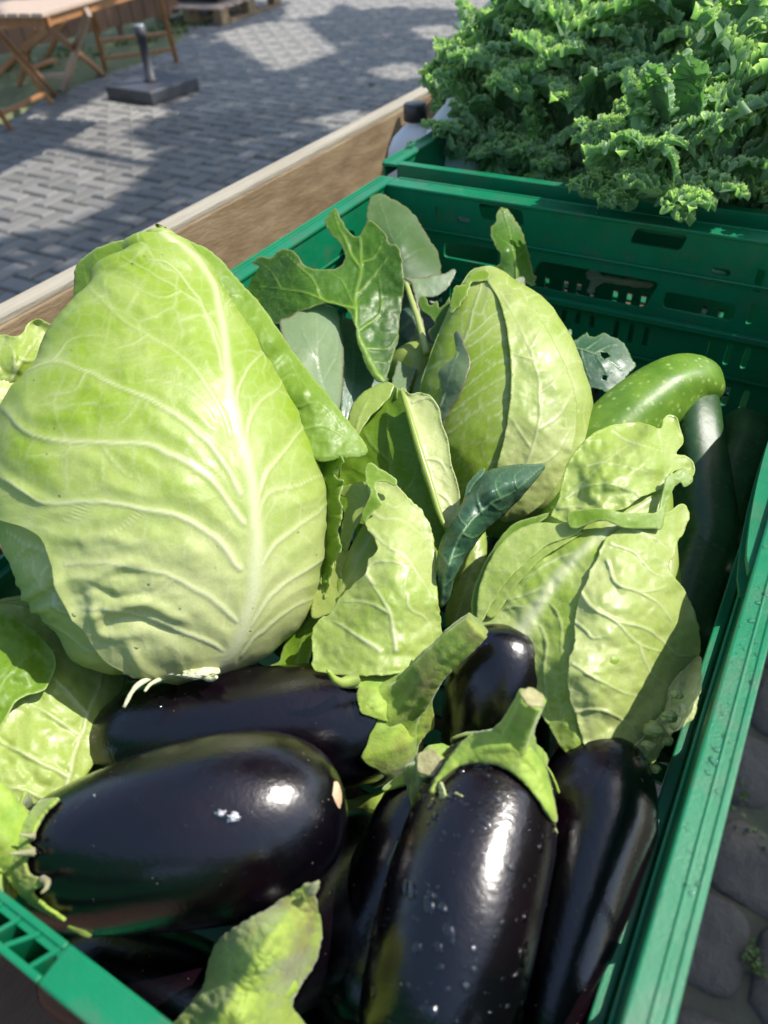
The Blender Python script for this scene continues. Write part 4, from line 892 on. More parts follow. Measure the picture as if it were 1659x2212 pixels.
# behind it, opened leaves
c5, B5 = cab('small pointed cabbage with an opened, fold-edged green leaf, right behind the torn pale leaf', (860, 1230, -.10), (858, 838, -.01), [(0, 0), (.03, 70), (.15, 112), (.4, 118), (.65, 100), (.85, 60), (.96, 25), (1, 0)], .6)
cab_core(B5, c5, 5)
poly_leaf('leaf', [(752, 905), (765, 870), (790, 845), (825, 828), (850, 832), (872, 850), (885, 900), (905, 980), (930, 1060), (955, 1120), (965, 1155), (940, 1180), (880, 1190), (800, 1140), (750, 1120), (730, 1060), (740, 960)],
    [(752, 905, .445), (825, 828, .452), (872, 850, .44), (905, 980, .422), (960, 1150, .405), (850, 1150, .41), (740, 1080, .43), (820, 980, .432)], M['cab_green'], c5,
    [([(880, 1180), (850, 1060), (838, 950), (835, 850)], 4, .6), ([(855, 1080), (890, 1040), (900, 1000)], 3, .6), ([(845, 1000), (800, 960), (775, 900)], 3, .5), ([(850, 1060), (800, 1030), (760, 1010)], 3, .5), ([(870, 1130), (920, 1120), (945, 1120)], 3, .5)], step=4, seed=70, tone=.55, cell=34, puff=(.0025, 60), jag=(1.5, 14))
poly_leaf('leaf', [(752, 905), (765, 870), (790, 845), (825, 828), (850, 832), (840, 860), (800, 900), (775, 940), (768, 985), (745, 975), (748, 930)], [(752, 905, .437), (825, 828, .444), (850, 835, .442), (775, 940, .430), (760, 980, .430)], M['cab_in'], c5, [([(760, 970), (775, 910), (800, 850)], 3, .6)], step=3.6, seed=71, tone=.45, cell=24)
poly_leaf('folded_leaf', [(866, 842), (872, 838), (885, 850), (905, 848), (930, 855), (948, 880), (955, 915), (968, 950), (975, 1000), (990, 1050), (994, 1090), (985, 1125), (968, 1150), (955, 1125), (935, 1060), (915, 990), (895, 920), (878, 870)],
    [(866, 842, .432), (930, 855, .428), (975, 1000, .412), (994, 1090, .405), (968, 1150, .398), (915, 990, .412), (890, 910, .422)], M['cab'], c5, [([(890, 870), (925, 860), (945, 880)], 3, .7), ([(920, 990), (950, 1000), (972, 1030)], 3, .6), ([(940, 1060), (965, 1080), (985, 1110)], 3, .6)], step=3.2, seed=72, tone=.15, cell=26, jag=(1, 12), curl=-.002, curlw=6)
V, Fs = tube(crs([Wd(868, 845, .430), Wd(882, 890, .420), Wd(905, 970, .411), Wd(930, 1050, .404), Wd(960, 1135, .394), Wd(985, 1138, .396)], 30), np.r_[np.linspace(.0012, .0022, 15), np.linspace(.0022, .0006, 15)], 10, bump=.3); mk('leaf_fold', V, Fs, M['cab_in'], c5, {'tone': np.full(len(V), .3)})
# far left, below the big one
c6, B6 = cab('pointed cabbage at the left edge, under the largest cabbage and mostly in its shade', (40, 1830, -.10), (60, 1260, -.075), [(0, 0), (.02, 110), (.1, 180), (.3, 225), (.55, 225), (.8, 170), (.94, 90), (1, 0)], .55)
cab_core(B6, c6, 6)
poly_leaf('leaf', [(-120, 1300), (0, 1300), (120, 1330), (230, 1400), (270, 1470), (230, 1540), (215, 1620), (170, 1700), (120, 1760), (20, 1790), (-120, 1780)], [], M['cab'], c6,
    [([(120, 1790), (140, 1720), (170, 1600), (205, 1500), (225, 1440)], 7, .8), ([(150, 1680), (70, 1640), (0, 1600), (-60, 1540)], 5, .8), ([(175, 1590), (100, 1540), (20, 1500)], 5, .7), ([(190, 1540), (120, 1470), (60, 1430)], 5, .6), ([(130, 1740), (60, 1710), (0, 1700)], 5, .8)], step=4.5, body=B6, lift=.006, seed=80, tone=.65, cell=44, puff=(.004, 70), jag=(1.5, 16), relief=.0016)
poly_leaf('leaf', [(-100, 1310), (-20, 1310), (60, 1350), (110, 1400), (120, 1440), (95, 1490), (40, 1510), (10, 1560), (-20, 1600), (-100, 1600)], [], M['cab_green'], c6, [([(-60, 1560), (20, 1460), (80, 1400)], 5, .6)], step=5, body=B6, lift=.012, seed=81, tone=.4, puff=(.003, 50), curl=-.002)
# shaded one in the gap
c7, B7 = cab('dark shaded cabbage in the gap between the twisted leaf and the half shaded cabbage', (1000, 1420, -.12), (1015, 1120, -.08), [(0, 0), (.05, 40), (.2, 62), (.5, 60), (.8, 45), (.95, 22), (1, 0)], .7)
cab_core(B7, c7, 7)
poly_leaf('leaf', [(960, 1330), (975, 1280), (1000, 1230), (1020, 1180), (1040, 1140), (1050, 1160), (1050, 1220), (1040, 1290), (1010, 1340), (975, 1370)], [], M['cab_in'], c7, [([(975, 1360), (1010, 1260), (1040, 1160)], 3, .6)], step=4.5, body=B7, lift=.004, seed=83, tone=.4)
droplets(c3, (lambda b: (lambda v, p: (b.ev(v, p).reshape(-1, 3) + b.nrm(v, p).reshape(-1, 3) * .0065, b.nrm(v, p).reshape(-1, 3)))(*np.meshgrid(np.linspace(.1, .7, 60), np.radians(np.linspace(-50, 60, 50)), indexing='ij')))(B3), 45, .0003, .001, 8)
# ================================================================== loose dark leaves at the back of the crate
LG = 'loose brassica leaves at the back of the near crate'
def loose(label, outline, ctrl, mat, **kw):
    o = poly_leaf('brassica_leaf', outline, ctrl, mat, None, **kw)
    return tag(o, label, 'leaf', LG)
Za = lambda *p: [(530.9 + x * .48, 398.2 + y * .48) for x, y in p]      # crop 800,600-2000,1700 at 1.3825
loose('big torn dark green lobed leaf with yellow ribs and a purplish dry margin',
    Za((0, 440), (20, 370), (60, 325), (110, 330), (150, 300), (185, 290), (225, 310), (260, 360), (300, 380), (360, 385), (420, 375), (445, 330), (430, 270), (390, 230), (355, 170), (370, 140), (405, 105), (430, 160), (470, 220), (510, 235), (535, 190), (555, 160), (590, 180), (625, 220), (650, 265), (680, 270), (700, 320), (712, 400), (712, 470), (700, 560), (690, 640), (685, 700), (660, 780), (630, 880), (600, 890), (560, 850), (530, 790), (500, 700), (490, 630), (450, 560), (400, 540), (340, 540), (280, 560), (200, 600), (150, 630), (60, 600), (10, 540)),
    [(535, 590, .56), (620, 550, .55), (680, 620, .535), (725, 460, .565), (760, 560, .55), (790, 480, .56), (865, 560, .54), (860, 680, .535), (775, 680, .525), (800, 780, .515), (825, 820, .51), (640, 670, .53)], M['dark_leaf'],
    veins=[(Za((625, 890), (570, 820), (530, 740), (500, 640), (495, 520), (515, 400), (520, 300), (515, 235)), 8, 1.3), (Za((515, 380), (480, 320), (450, 250), (410, 180), (400, 120)), 3.6, .9), (Za((520, 350), (570, 335), (600, 300), (620, 240)), 3, .8), (Za((510, 490), (600, 380), (640, 330)), 3, .7), (Za((525, 740), (640, 740), (690, 660)), 3.5, .8), (Za((515, 660), (590, 600), (610, 540), (595, 400)), 3.4, .8), (Za((500, 600), (470, 500), (430, 430), (370, 400)), 2.6, .6), (Za((495, 560), (350, 520), (310, 440), (250, 380), (190, 320)), 3.4, .9), (Za((350, 520), (240, 480), (150, 470), (50, 460)), 2.6, .8), (Za((570, 800), (640, 800), (670, 740)), 2.6, .6), (Za((160, 470), (120, 400), (70, 350)), 2, .6)],
    step=3.2, relief=.0015, cell=20, tone_fn=lambda X, Y: .15 + .6 * sstep(700, 600, X) + .5 * sstep(800, 850, X), jag=(2.2, 12), puff=(.0028, 40), seed=90, edgew=2.6, wig=3)
loose('rounded dull green leaf standing upright in the far left corner of the near crate',
    [(797, 440), (805, 422), (825, 420), (850, 432), (880, 450), (905, 480), (925, 515), (945, 545), (952, 580), (945, 600), (900, 612), (860, 620), (830, 600), (800, 560), (790, 500)], [(797, 440, .63), (850, 432, .64), (925, 515, .63), (950, 590, .61), (830, 600, .60), (800, 540, .61), (870, 530, .60)], M['mid_leaf'],
    veins=[([(870, 620), (860, 560), (840, 490), (820, 430)], 3, .7), ([(862, 570), (900, 540), (930, 535)], 2, .4), ([(850, 520), (880, 490), (895, 470)], 2, .4)], step=3.4, tone=.5, seed=91, jag=(3, 7), cell=20)
loose('pale waxy rounded leaf with a thin purple margin, beside the largest cabbage',
    [(604, 700), (625, 685), (655, 665), (690, 657), (718, 662), (732, 680), (735, 715), (742, 750), (742, 800), (738, 850), (730, 890), (700, 900), (660, 860), (630, 790)], [(604, 700, .52), (690, 657, .54), (735, 690, .54), (742, 800, .52), (730, 890, .49), (650, 830, .49), (680, 750, .51)], M['grey_leaf'],
    veins=[([(715, 900), (695, 820), (685, 740), (680, 670)], 2.6, .8), ([(690, 780), (660, 730), (650, 700)], 2, .6), ([(697, 830), (725, 770), (730, 720)], 2, .5), ([(688, 740), (712, 700), (718, 680)], 2, .5)], step=3.8, tone=.0, seed=92, jag=(1, 9), cell=24, edgew=4)
loose('blue green leaf in shade between the pale waxy leaf and the torn dark leaf',
    [(735, 700), (760, 690), (790, 720), (820, 800), (850, 830), (800, 850), (770, 900), (745, 930), (735, 900), (742, 800)], [(735, 700, .545), (790, 720, .56), (850, 830, .54), (745, 930, .51), (770, 800, .535)], M['blue_leaf'], veins=[([(745, 920), (765, 820), (760, 720)], 2.5, .5)], step=4.5, tone=.3, seed=93, cell=26)
loose('small upright leaf with a browned torn left margin, standing against the far end wall',
    [(1085, 447), (1098, 455), (1115, 478), (1130, 505), (1138, 535), (1145, 560), (1150, 585), (1158, 600), (1150, 618), (1135, 612), (1110, 612), (1085, 615), (1068, 600), (1065, 580), (1078, 570), (1080, 550), (1072, 535), (1062, 515), (1060, 495), (1070, 478), (1072, 460)], [(1085, 447, .60), (1138, 535, .595), (1150, 610, .585), (1065, 590, .58), (1060, 495, .59), (1100, 540, .578)], M['dark_leaf'],
    veins=[([(1118, 615), (1115, 570), (1105, 520), (1088, 455)], 3, 1.1), ([(1113, 560), (1135, 540), (1140, 530)], 1.6, .5), ([(1108, 530), (1080, 515), (1068, 500)], 1.6, .5)], step=3, tone=-.3, seed=94, jag=(2.8, 6), cell=14, edgew=3.5)
loose('grey green leaf scrap at the foot of the browned upright leaf', [(1095, 610), (1130, 598), (1135, 620), (1155, 640), (1150, 650), (1125, 640), (1100, 625)], [(1095, 610, .565), (1135, 600, .568), (1150, 645, .562)], M['grey_leaf'], step=3, tone=.4, seed=95, jag=(3, 7), cell=14)
loose('small toothed grey green leaf with two holes, beside the oval cabbage',
    [(1226, 745), (1240, 735), (1262, 722), (1268, 718), (1275, 728), (1290, 726), (1302, 720), (1318, 727), (1338, 735), (1352, 750), (1362, 770), (1372, 790), (1360, 805), (1350, 820), (1355, 840), (1335, 838), (1310, 847), (1285, 838), (1262, 842), (1245, 832), (1236, 800), (1228, 770)], [(1226, 745, .535), (1300, 720, .545), (1372, 790, .53), (1310, 847, .52), (1240, 830, .525), (1300, 780, .525)], M['blue_leaf'],
    veins=[([(1228, 750), (1260, 758), (1300, 770), (1345, 800)], 2.6, 1.1), ([(1262, 758), (1285, 740), (1300, 730)], 1.6, .6), ([(1280, 765), (1310, 748), (1335, 745)], 1.6, .6), ([(1255, 758), (1262, 790), (1275, 820)], 1.6, .6), ([(1290, 770), (1305, 800), (1312, 830)], 1.6, .6)], step=2.8, tone=.2, seed=96, jag=(2.6, 6), cell=16, holes=([(1296, 760), (1312, 762), (1318, 770), (1306, 776), (1298, 770)], [(1302, 810), (1312, 812), (1310, 822), (1300, 820)]))
loose('narrow leaf tip behind the toothed leaf', [(1205, 730), (1222, 715), (1234, 712), (1232, 735), (1225, 755), (1215, 760)], [(1205, 730, .55), (1234, 712, .555), (1220, 760, .545)], M['blue_leaf'], step=3, tone=.3, seed=97, cell=14)
tw = loose('dark blue green leaf twisted into a point, lying in front of the upright cabbage',
    [(1178, 1006), (1150, 1002), (1110, 1004), (1070, 1012), (1045, 1022), (1025, 1040), (1008, 1060), (1000, 1085), (985, 1110), (968, 1140), (952, 1170), (945, 1210), (946, 1255), (948, 1300), (955, 1312), (970, 1290), (980, 1255), (1000, 1215), (1030, 1170), (1050, 1145), (1085, 1115), (1120, 1080), (1150, 1045)],
    [(1178, 1006, .405), (1100, 1006, .40), (1025, 1040, .395), (1060, 1060, .372), (1120, 1040, .385), (1110, 1088, .392), (1050, 1145, .385), (1000, 1150, .366), (968, 1140, .375), (945, 1210, .372), (975, 1220, .362), (955, 1312, .372), (1000, 1215, .375)], M['blue_leaf'],
    veins=[([(952, 1310), (965, 1230), (1000, 1150), (1060, 1090), (1110, 1060), (1170, 1010)], 3.6, .9), ([(1040, 1110), (1030, 1075), (1040, 1050)], 2.6, .9), ([(1010, 1140), (990, 1115), (1005, 1095)], 2.6, .8), ([(1080, 1078), (1070, 1045), (1090, 1020)], 2.6, .8), ([(1000, 1152), (1020, 1160), (1040, 1150)], 2.6, .8), ([(1060, 1090), (1080, 1100), (1100, 1090)], 2.4, .7), ([(968, 1220), (950, 1190), (955, 1170)], 2.4, .7), ([(975, 1205), (1000, 1195), (1010, 1190)], 2.4, .7), ([(958, 1270), (975, 1250), (985, 1235)], 2.4, .6), ([(1115, 1057), (1110, 1030), (1130, 1012)], 2.4, .7)],
    step=3.0, relief=.0016, tone=.5, seed=98, jag=(1.5, 10), cell=20, puff=(.0016, 26), curl=.003, curlw=7, edgew=2.2)
poly_leaf('twisted_edge', [(1000, 1095), (1004, 1065), (1012, 1042), (1030, 1022), (1048, 1012), (1040, 1030), (1022, 1050), (1012, 1075)], [(1000, 1095, .388), (1010, 1045, .39), (1048, 1012, .39)], M['blue_leaf'], tw, step=3, seed=99, tone=.1, cell=14)
for lab, out, ct, mt, tn in [
    ('ragged yellow green leaf scrap left of the upright cabbage tip', [(905, 650), (915, 640), (930, 660), (945, 650), (950, 665), (962, 655), (972, 640), (975, 670), (985, 690), (970, 720), (950, 730), (935, 738), (925, 715), (940, 700), (925, 680), (910, 670)], [(905, 650, .55), (975, 640, .55), (950, 730, .53)], 'dark_leaf', .2),
    ('grey green leaf lying behind the torn dark leaf, under its dry margin', [(868, 760), (880, 740), (900, 700), (890, 620), (870, 600), (900, 600), (960, 590), (985, 582), (970, 620), (940, 640), (905, 650), (915, 700), (925, 760), (900, 800), (880, 850), (845, 850), (850, 810)], [(868, 760, .55), (890, 620, .57), (985, 582, .58), (900, 800, .54), (850, 845, .52)], 'grey_leaf', .3)]:
    loose(lab, out, ct, M[mt], step=3.5, tone=tn, seed=len(lab), jag=(2.5, 9), cell=18, veins=[([(880, 850), (900, 760), (890, 640)], 2.5, .7)])
V, Fs = tube(crs([Wd(877, 612, .56), Wd(893, 660, .548), Wd(906, 700, .54), Wd(922, 765, .53)], 20), np.linspace(.0018, .0028, 20), 10, bump=.2)
tag(mk('leaf_stalk', V, Fs, M['cab_in'], None, {'tone': np.full(len(V), .3), 'vein': np.full(len(V), .6)}), 'thin pale green bare stalk rising between the torn dark leaf and the upright cabbage', 'stalk')
kb_ = blob('kohlrabi', 905, 800, .56, 70, 60, 60, M['cab_in'], None, 5, .12)
tag(kb_, 'pale bulb half buried under the leaves left of the upright cabbage', 'kohlrabi')
# leaf litter lying low in the crate so that the gaps between the heads show more greens
kk = 0
for (x, y, z, s, mt) in [(700, 980, -.10, 90, 'cab_green'), (980, 950, -.13, 90, 'grey_leaf'), (880, 700, -.12, 110, 'blue_leaf'), (1130, 1180, -.13, 80, 'blue_leaf'), (620, 1350, -.11, 90, 'cab_green'), (250, 1560, -.13, 100, 'cab_green'), (840, 1780, -.12, 110, 'cab_in'), (900, 1200, -.12, 80, 'cab_green')]:
    a = np.linspace(0, 2 * np.pi, 14, endpoint=False); r0 = s * (1 + .2 * np.sin(3 * a + x)); out = list(zip(x + r0 * np.cos(a), y + r0 * .8 * np.sin(a))); c = dz(x, y, z)
    o = poly_leaf('outer_leaf', out, [(x, y, c - .01), (x - s, y, c + .006), (x + s, y, c + .004), (x, y - s, c + .012), (x, y + s, c)], M[mt], step=6, seed=200 + kk, tone=.5, jag=(4, 18), puff=(.004, 50), veins=[([(x - s * .8, y + s * .6), (x, y), (x + s * .7, y - s * .5)], 6, 1)], cell=30)
    tag(o, ['fallen green leaf low beneath the folded leaf of the largest cabbage', 'grey green fallen leaf low behind the opened cabbage', 'blue green fallen leaf under the torn dark leaf', 'dark fallen leaf under the twisted leaf', 'fallen green leaf beside the foot of the torn cabbage', 'fallen green leaf beneath the stalk end of the largest cabbage', 'pale fallen leaf in the gap between the two left aubergines and the wet middle one', 'fallen green leaf beneath the torn cabbage'][kk], 'leaf', 'fallen outer leaves between the vegetables'); kk += 1

# water on the rims
rp = np.array([(x, y, RIM + .0003) for x, y in list(zip(np.random.default_rng(3).uniform(.0185, .0285, 500), np.random.default_rng(4).uniform(.02, .6, 500))) + list(zip(np.random.default_rng(5).uniform(-.36, .02, 350), np.random.default_rng(6).uniform(.605, .620, 350)))])
droplets([o for o in bpy.data.objects if o.name == 'plastic_crate'][0], (rp, np.tile([0, 0, 1.0], (len(rp), 1))), 200, .0003, .0013, 5)
# ================================================================== courgettes
def courgette(label, axis, prof, mat, seed, end=None, k=1.0):
    A = [W(*p) for p in axis]; b = Body(A, prof, k, 1.0); b.C[:, 0] = np.minimum(b.C[:, 0], .0165 - np.maximum(b.rl, b.rr)); t = thing('courgette', label, 'courgette', b.C.mean(0) - np.array([0, 0, .03]), 'courgettes at the right wall of the near crate')
    b.solid('skin', mat, t, 110, 56, lambda P, v, p: .0007 * np.cos(5 * p + .6) * np.sin(np.pi * np.clip(v, 0, 1)) + .0006 * fbm(P[..., 0] * 60, P[..., 1] * 60, P[..., 2] * 60, seed))
    if end is not None:
        e = b.C[-1]; d = b.T[-1]; V, Fs = tube(crs([e - d * .006, e + d * .004, e + d * .012], 10), np.array([.011, .0105, .0098, .0093, .009, .0088, .0087, .0088, .009, .0092]) * end, 20, 5, .12, .15, seed); mk('stalk_end', V, Fs, M['zuc_l'], t)
    droplets(t, b.pts, 14, .0003, .0009, seed, name='water_drop'); return t
P0 = [(0, 0), (.004, 26), (.02, 42), (.06, 56), (.2, 66), (.5, 68), (.8, 62), (.93, 54), (.98, 42), (.996, 28), (1, 0)]
courgette('light green curved courgette with its bent end uppermost in the sun', [(1200, 1260, -.11), (1245, 1080, -.09), (1318, 955, -.07), (1400, 875, -.058), (1478, 832, -.055), (1548, 842, -.062)], [(0, 0), (.004, 34), (.02, 54), (.06, 66), (.25, 76), (.55, 77), (.72, 74), (.85, 68), (.93, 58), (.975, 44), (.995, 26), (1, 0)], M['zuc_l'], 3)
courgette('dark green courgette whose pale end pokes out under the bent light one', [(1560, 1560, -.12), (1545, 1300, -.11), (1518, 1060, -.09), (1500, 930, -.072), (1500, 835, -.062)], [(a, b * .95) for a, b in P0], M['zuc_d'], 4, .8)
courgette('dark green courgette nearest the far wall, beside the right wall', [(1640, 1480, -.11), (1620, 1280, -.105), (1600, 1080, -.10), (1605, 905, -.09)], P0, M['zuc_d'], 5)
courgette('darkest courgette, lying deep in shade along the right wall', [(1500, 1540, -.13), (1505, 1350, -.13), (1500, 1180, -.13), (1470, 1050, -.13)], P0, M['zuc_d'], 6)
courgette('dark courgette squeezed behind the half shaded cabbage', [(1580, 1700, -.12), (1590, 1540, -.12), (1585, 1400, -.115), (1570, 1290, -.11)], [(a, b * .8) for a, b in P0], M['zuc_d'], 7)

# ================================================================== aubergines
AG = 'aubergines at the near end of the crate'
def calyx(body, parent, lobes=5, v0=.0, vbase=.06, amp=.10, lift=.0016, seed=0, rot=0.0, curl=None, mat=None, sharp=1.4, name='calyx', amps=None):
    nb, nf = 34, 180; b, p = np.meshgrid(np.linspace(0, 1, nb), np.linspace(-np.pi, np.pi, nf, endpoint=False), indexing='ij')
    r_ = random.Random(seed); A = amps or [amp * r_.uniform(.75, 1.25) for _ in range(lobes)]
    x = (p + rot) / (2 * np.pi) * lobes; i = np.floor(x + .5).astype(int) % lobes; fr = 1 - np.abs(x + .5 - np.floor(x + .5) - .5) * 2
    al = np.array(A)[i]; ext = vbase + al * (np.clip(fr, 0, 1) ** sharp)
    ext = ext * (1 + .05 * fbm(p * 6, p * 0, 0, seed))
    v = np.interp(v0 + (ext - v0) * b ** 1.3, body.t, body.vv)
    P = body.ev(v, p); n = body.nrm(np.maximum(v, .012), p)
    h = lift * (1.5 - b) + .0006 * fbm(P[..., 0] * 160, P[..., 1] * 160, P[..., 2] * 160, seed, 3) + .0012 * np.exp(-((1 - fr) / .25) ** 2) * (1 - b) + lift * .2
    tip = b ** 5 * np.clip(fr, 0, 1) ** 2
    h = h + (curl if curl is not None else .002) * tip
    P = P + n * h[..., None]
    o = mk(name, P.reshape(-1, 3), gridfaces(nb, nf, True), mat or M['calyx'], parent); solidify(o, .0012, -1); return o
def sd(body, px, py, off=.002):
    v, p = body.find(px, py); return float(depth(body.ev(np.array([v]), np.array([p]))[0])) - off
def sctrl(body, pts, off=.0024, extra=()): return [(x, y, sd(body, x, y, off)) for x, y in pts] + list(extra)
M['cut'] = simple('cut_end', (.42, .40, .19), (.22, .20, .08), 220, .6, .0004, 500)
def stem(parent, pts, radii, ribs=5, seed=0, mat=None, cut=True, rough=.0):
    P = crs(pts, 44); R_ = np.interp(np.linspace(0, 1, 44), np.linspace(0, 1, len(radii)), radii)
    V, Fs = tube(P, R_ * (1 + .012 * np.sin(np.arange(44) * 1.9)), 40, ribs, .11, .07, seed, cap=True)
    # knobbly rings along the stalk
    o = mk('stalk', V, Fs, mat or M['calyx'], parent)
    if cut:
        d = P[-1] - P[-2]; d /= np.linalg.norm(d); V, Fs = tube(np.array([P[-1] - d * .0004, P[-1] + d * .0006, P[-1] + d * .0007]), np.array([R_[-1] * .93, R_[-1] * .9, R_[-1] * .78]), 24, 5, .08); mk('cut_face', V, Fs, M['cut'], parent)
    return o
def aubergine(label, axis, prof, seed, k=1.0, kb=1.0, drops=0, rng_=(.0003, .0011), dbox=None):
    b = Body([W(*p) for p in axis], prof, k, kb); b.C[:, 0] = np.minimum(b.C[:, 0], .0180 - (b.rr if len(prof[1]) > 2 else np.maximum(b.rl, b.rr))); t = thing('aubergine', label, 'aubergine', b.C.mean(0) - np.array([0, 0, .035]), AG)
    b.solid('skin', M['aub'], t, 130, 96, lambda P, v, p: .0007 * fbm(P[..., 0] * 28, P[..., 1] * 28, P[..., 2] * 28, seed, 2))
    if drops: droplets(t, b.pts, drops, rng_[0], rng_[1], seed, dbox, .45)
    return t, b
AP = lambda s: [(0, 0), (.003, 22 * s), (.012, 45 * s), (.035, 72 * s), (.08, 98 * s), (.2, 125 * s), (.38, 142 * s), (.58, 150 * s), (.76, 143 * s), (.88, 118 * s), (.95, 85 * s), (.985, 48 * s), (.997, 22 * s), (1, 0)]
# a: behind, lying across, stalk to the right
ta, ba = aubergine('long aubergine lying across under the largest cabbage, with a long knobbly stalk', [(893, 1552, -.085), (700, 1568, -.088), (450, 1580, -.09), (188, 1615, -.095)],
    [(0, 0), (.003, 40), (.015, 72), (.05, 100), (.12, 122), (.3, 134), (.5, 130), (.7, 122), (.84, 108), (.93, 84), (.98, 50), (.996, 24), (1, 0)], 1, drops=90, rng_=(.0002, .0006))
calyx(ba, ta, 5, 0, .09, .15, .0022, 3, .5, .0015, amps=[.06, .08, .06, .05, .06])
Zd = lambda *p: [(663.6 + x * .36, 1393.6 + y * .36) for x, y in p]
poly_leaf('calyx_lobe', Zd((190, 222), (240, 250), (285, 252), (312, 262), (296, 300), (312, 370), (330, 415), (420, 440), (520, 475), (600, 480), (622, 492), (628, 560), (600, 640), (650, 610), (700, 545), (752, 500), (766, 460), (752, 390), (750, 290), (740, 200), (700, 120), (640, 92), (600, 70), (540, 40), (490, 30), (430, 60), (380, 110), (300, 150), (220, 205)),
    sctrl(ba, Zd((200, 225), (300, 160), (300, 300), (330, 410), (420, 250), (440, 420), (540, 320), (600, 480), (560, 160)), .0034) + [(*Zd((490, 35))[0], sd(ba, *Zd((480, 90))[0], .001)), (*Zd((650, 180))[0], sd(ba, *Zd((600, 330))[0], .016)), (*Zd((740, 300))[0], sd(ba, *Zd((600, 360))[0], .010)), (*Zd((740, 470))[0], sd(ba, *Zd((600, 450))[0], .0)), (*Zd((620, 620))[0], sd(ba, *Zd((590, 500))[0], -.002))], M['calyx'], ta,
    [(Zd((640, 200), (480, 220), (300, 200)), 10, .6), (Zd((640, 260), (520, 330), (340, 390)), 10, .6), (Zd((680, 260), (690, 400), (650, 560)), 10, .6)], step=3.2, relief=.0014, cell=0, jag=(1.8, 12), puff=(.0008, 20), seed=104, thick=.0016)
pz = lambda x, y, d: Wd(x, y, d)
da = float(depth(ba.C[0]))
stem(ta, [pz(855, 1520, da - .012), pz(895, 1490, da - .022), pz(930, 1445, da - .030), pz(975, 1400, da - .036), pz(1032, 1350, da - .042)], [.0165, .0100, .0086, .0076, .0068, .0070, .0060], 6, 4, mat=None, cut=False)
V, Fs = tube(crs([pz(770, 1466, da - .030), pz(740, 1476, da - .034), pz(722, 1466, da - .037), pz(708, 1448, da - .04)], 16), np.linspace(.0032, .0008, 16), 10, bump=.3); mk('calyx_tip', V, Fs, M['calyx'], ta)
# b: front left, blossom end to the right
tb, bb = aubergine('fat aubergine at the left front, its tan scarred blossom end pointing right', [(40, 1868, -.055), (220, 1838, -.052), (480, 1782, -.052), (748, 1735, -.056)],
    [(0, 0), (.003, 40), (.012, 75), (.04, 106), (.1, 132), (.22, 160), (.4, 182), (.58, 192), (.74, 184), (.86, 156), (.94, 116), (.98, 72), (.996, 34), (1, 0)], 2, drops=150, rng_=(.0002, .0006))
calyx(bb, tb, 5, 0, .045, .06, .0018, 8, 1.0, .006, amps=[.06, .05, .07, .05, .16])
dbb = float(depth(bb.C[0]))
stem(tb, [pz(60, 1860, dbb - .004), pz(20, 1830, dbb - .012), pz(-20, 1780, dbb - .016), pz(-70, 1710, dbb - .016)], [.019, .0135, .0115, .0105, .010], 5, 6, cut=False)
Ze = lambda *p: [(x * .165, 1692 + y * .165) for x, y in p]
def szd(x, y, o): q = Ze((x, y))[0]; return sd(bb, *q, o)
poly_leaf('calyx_lobe', Ze((780, 200), (640, 215), (540, 240), (470, 300), (350, 460), (250, 640), (100, 900), (60, 1050), (90, 1200), (150, 1300), (340, 1520), (500, 1640), (700, 1740), (850, 1800), (790, 1735), (600, 1610), (450, 1480), (430, 1420), (500, 1360), (540, 1330), (600, 1275), (500, 1235), (400, 1200), (350, 1120), (340, 1040), (370, 970), (455, 930), (450, 860), (385, 810), (380, 760), (440, 730), (455, 650), (500, 540), (600, 380), (700, 280)),
    [(*Ze((x, y))[0], szd(x, y, .0030)) for x, y in ((780, 205), (600, 370), (480, 560), (420, 760), (440, 900), (360, 1060), (480, 1225), (450, 1440), (620, 1620), (830, 1780))] + [(*Ze((x, y))[0], szd(x + 260, y, -.004)) for x, y in ((470, 310), (250, 650), (80, 920), (80, 1180), (340, 1510), (600, 1700))],
    M['calyx'], tb, step=2.6, relief=.001, cell=0, jag=(1.2, 8), puff=(.001, 14), seed=120, thick=.0012)
for (pts, r_) in ((((455, 690), (380, 690), (250, 672)), .0013), (((455, 900), (300, 912), (120, 925)), .0015), (((560, 1262), (620, 1300), (600, 1380), (535, 1440)), .0016)):
    P_ = [pz(*Ze(q)[0], szd(max(q[0], 420), q[1], .0045 + .002 * k)) for k, q in enumerate(pts)]; V, Fs = tube(crs(P_, 12), np.linspace(r_, .0004, 12), 8, bump=.2); mk('calyx_tip', V, Fs, M['calyx_dry'], tb)
V, Fs = tube(crs([pz(130, 1972, dbb - .02), pz(165, 1990, dbb - .022), pz(196, 2022, dbb - .022)], 12), np.array([.002, .003, .0034, .0036, .0036, .0034, .0032, .003, .0026, .0022, .0016, .0008]), 10, bump=.3); mk('calyx_tip', V, Fs, M['calyx'], tb)
v_, p_ = bb.find(727, 1716)
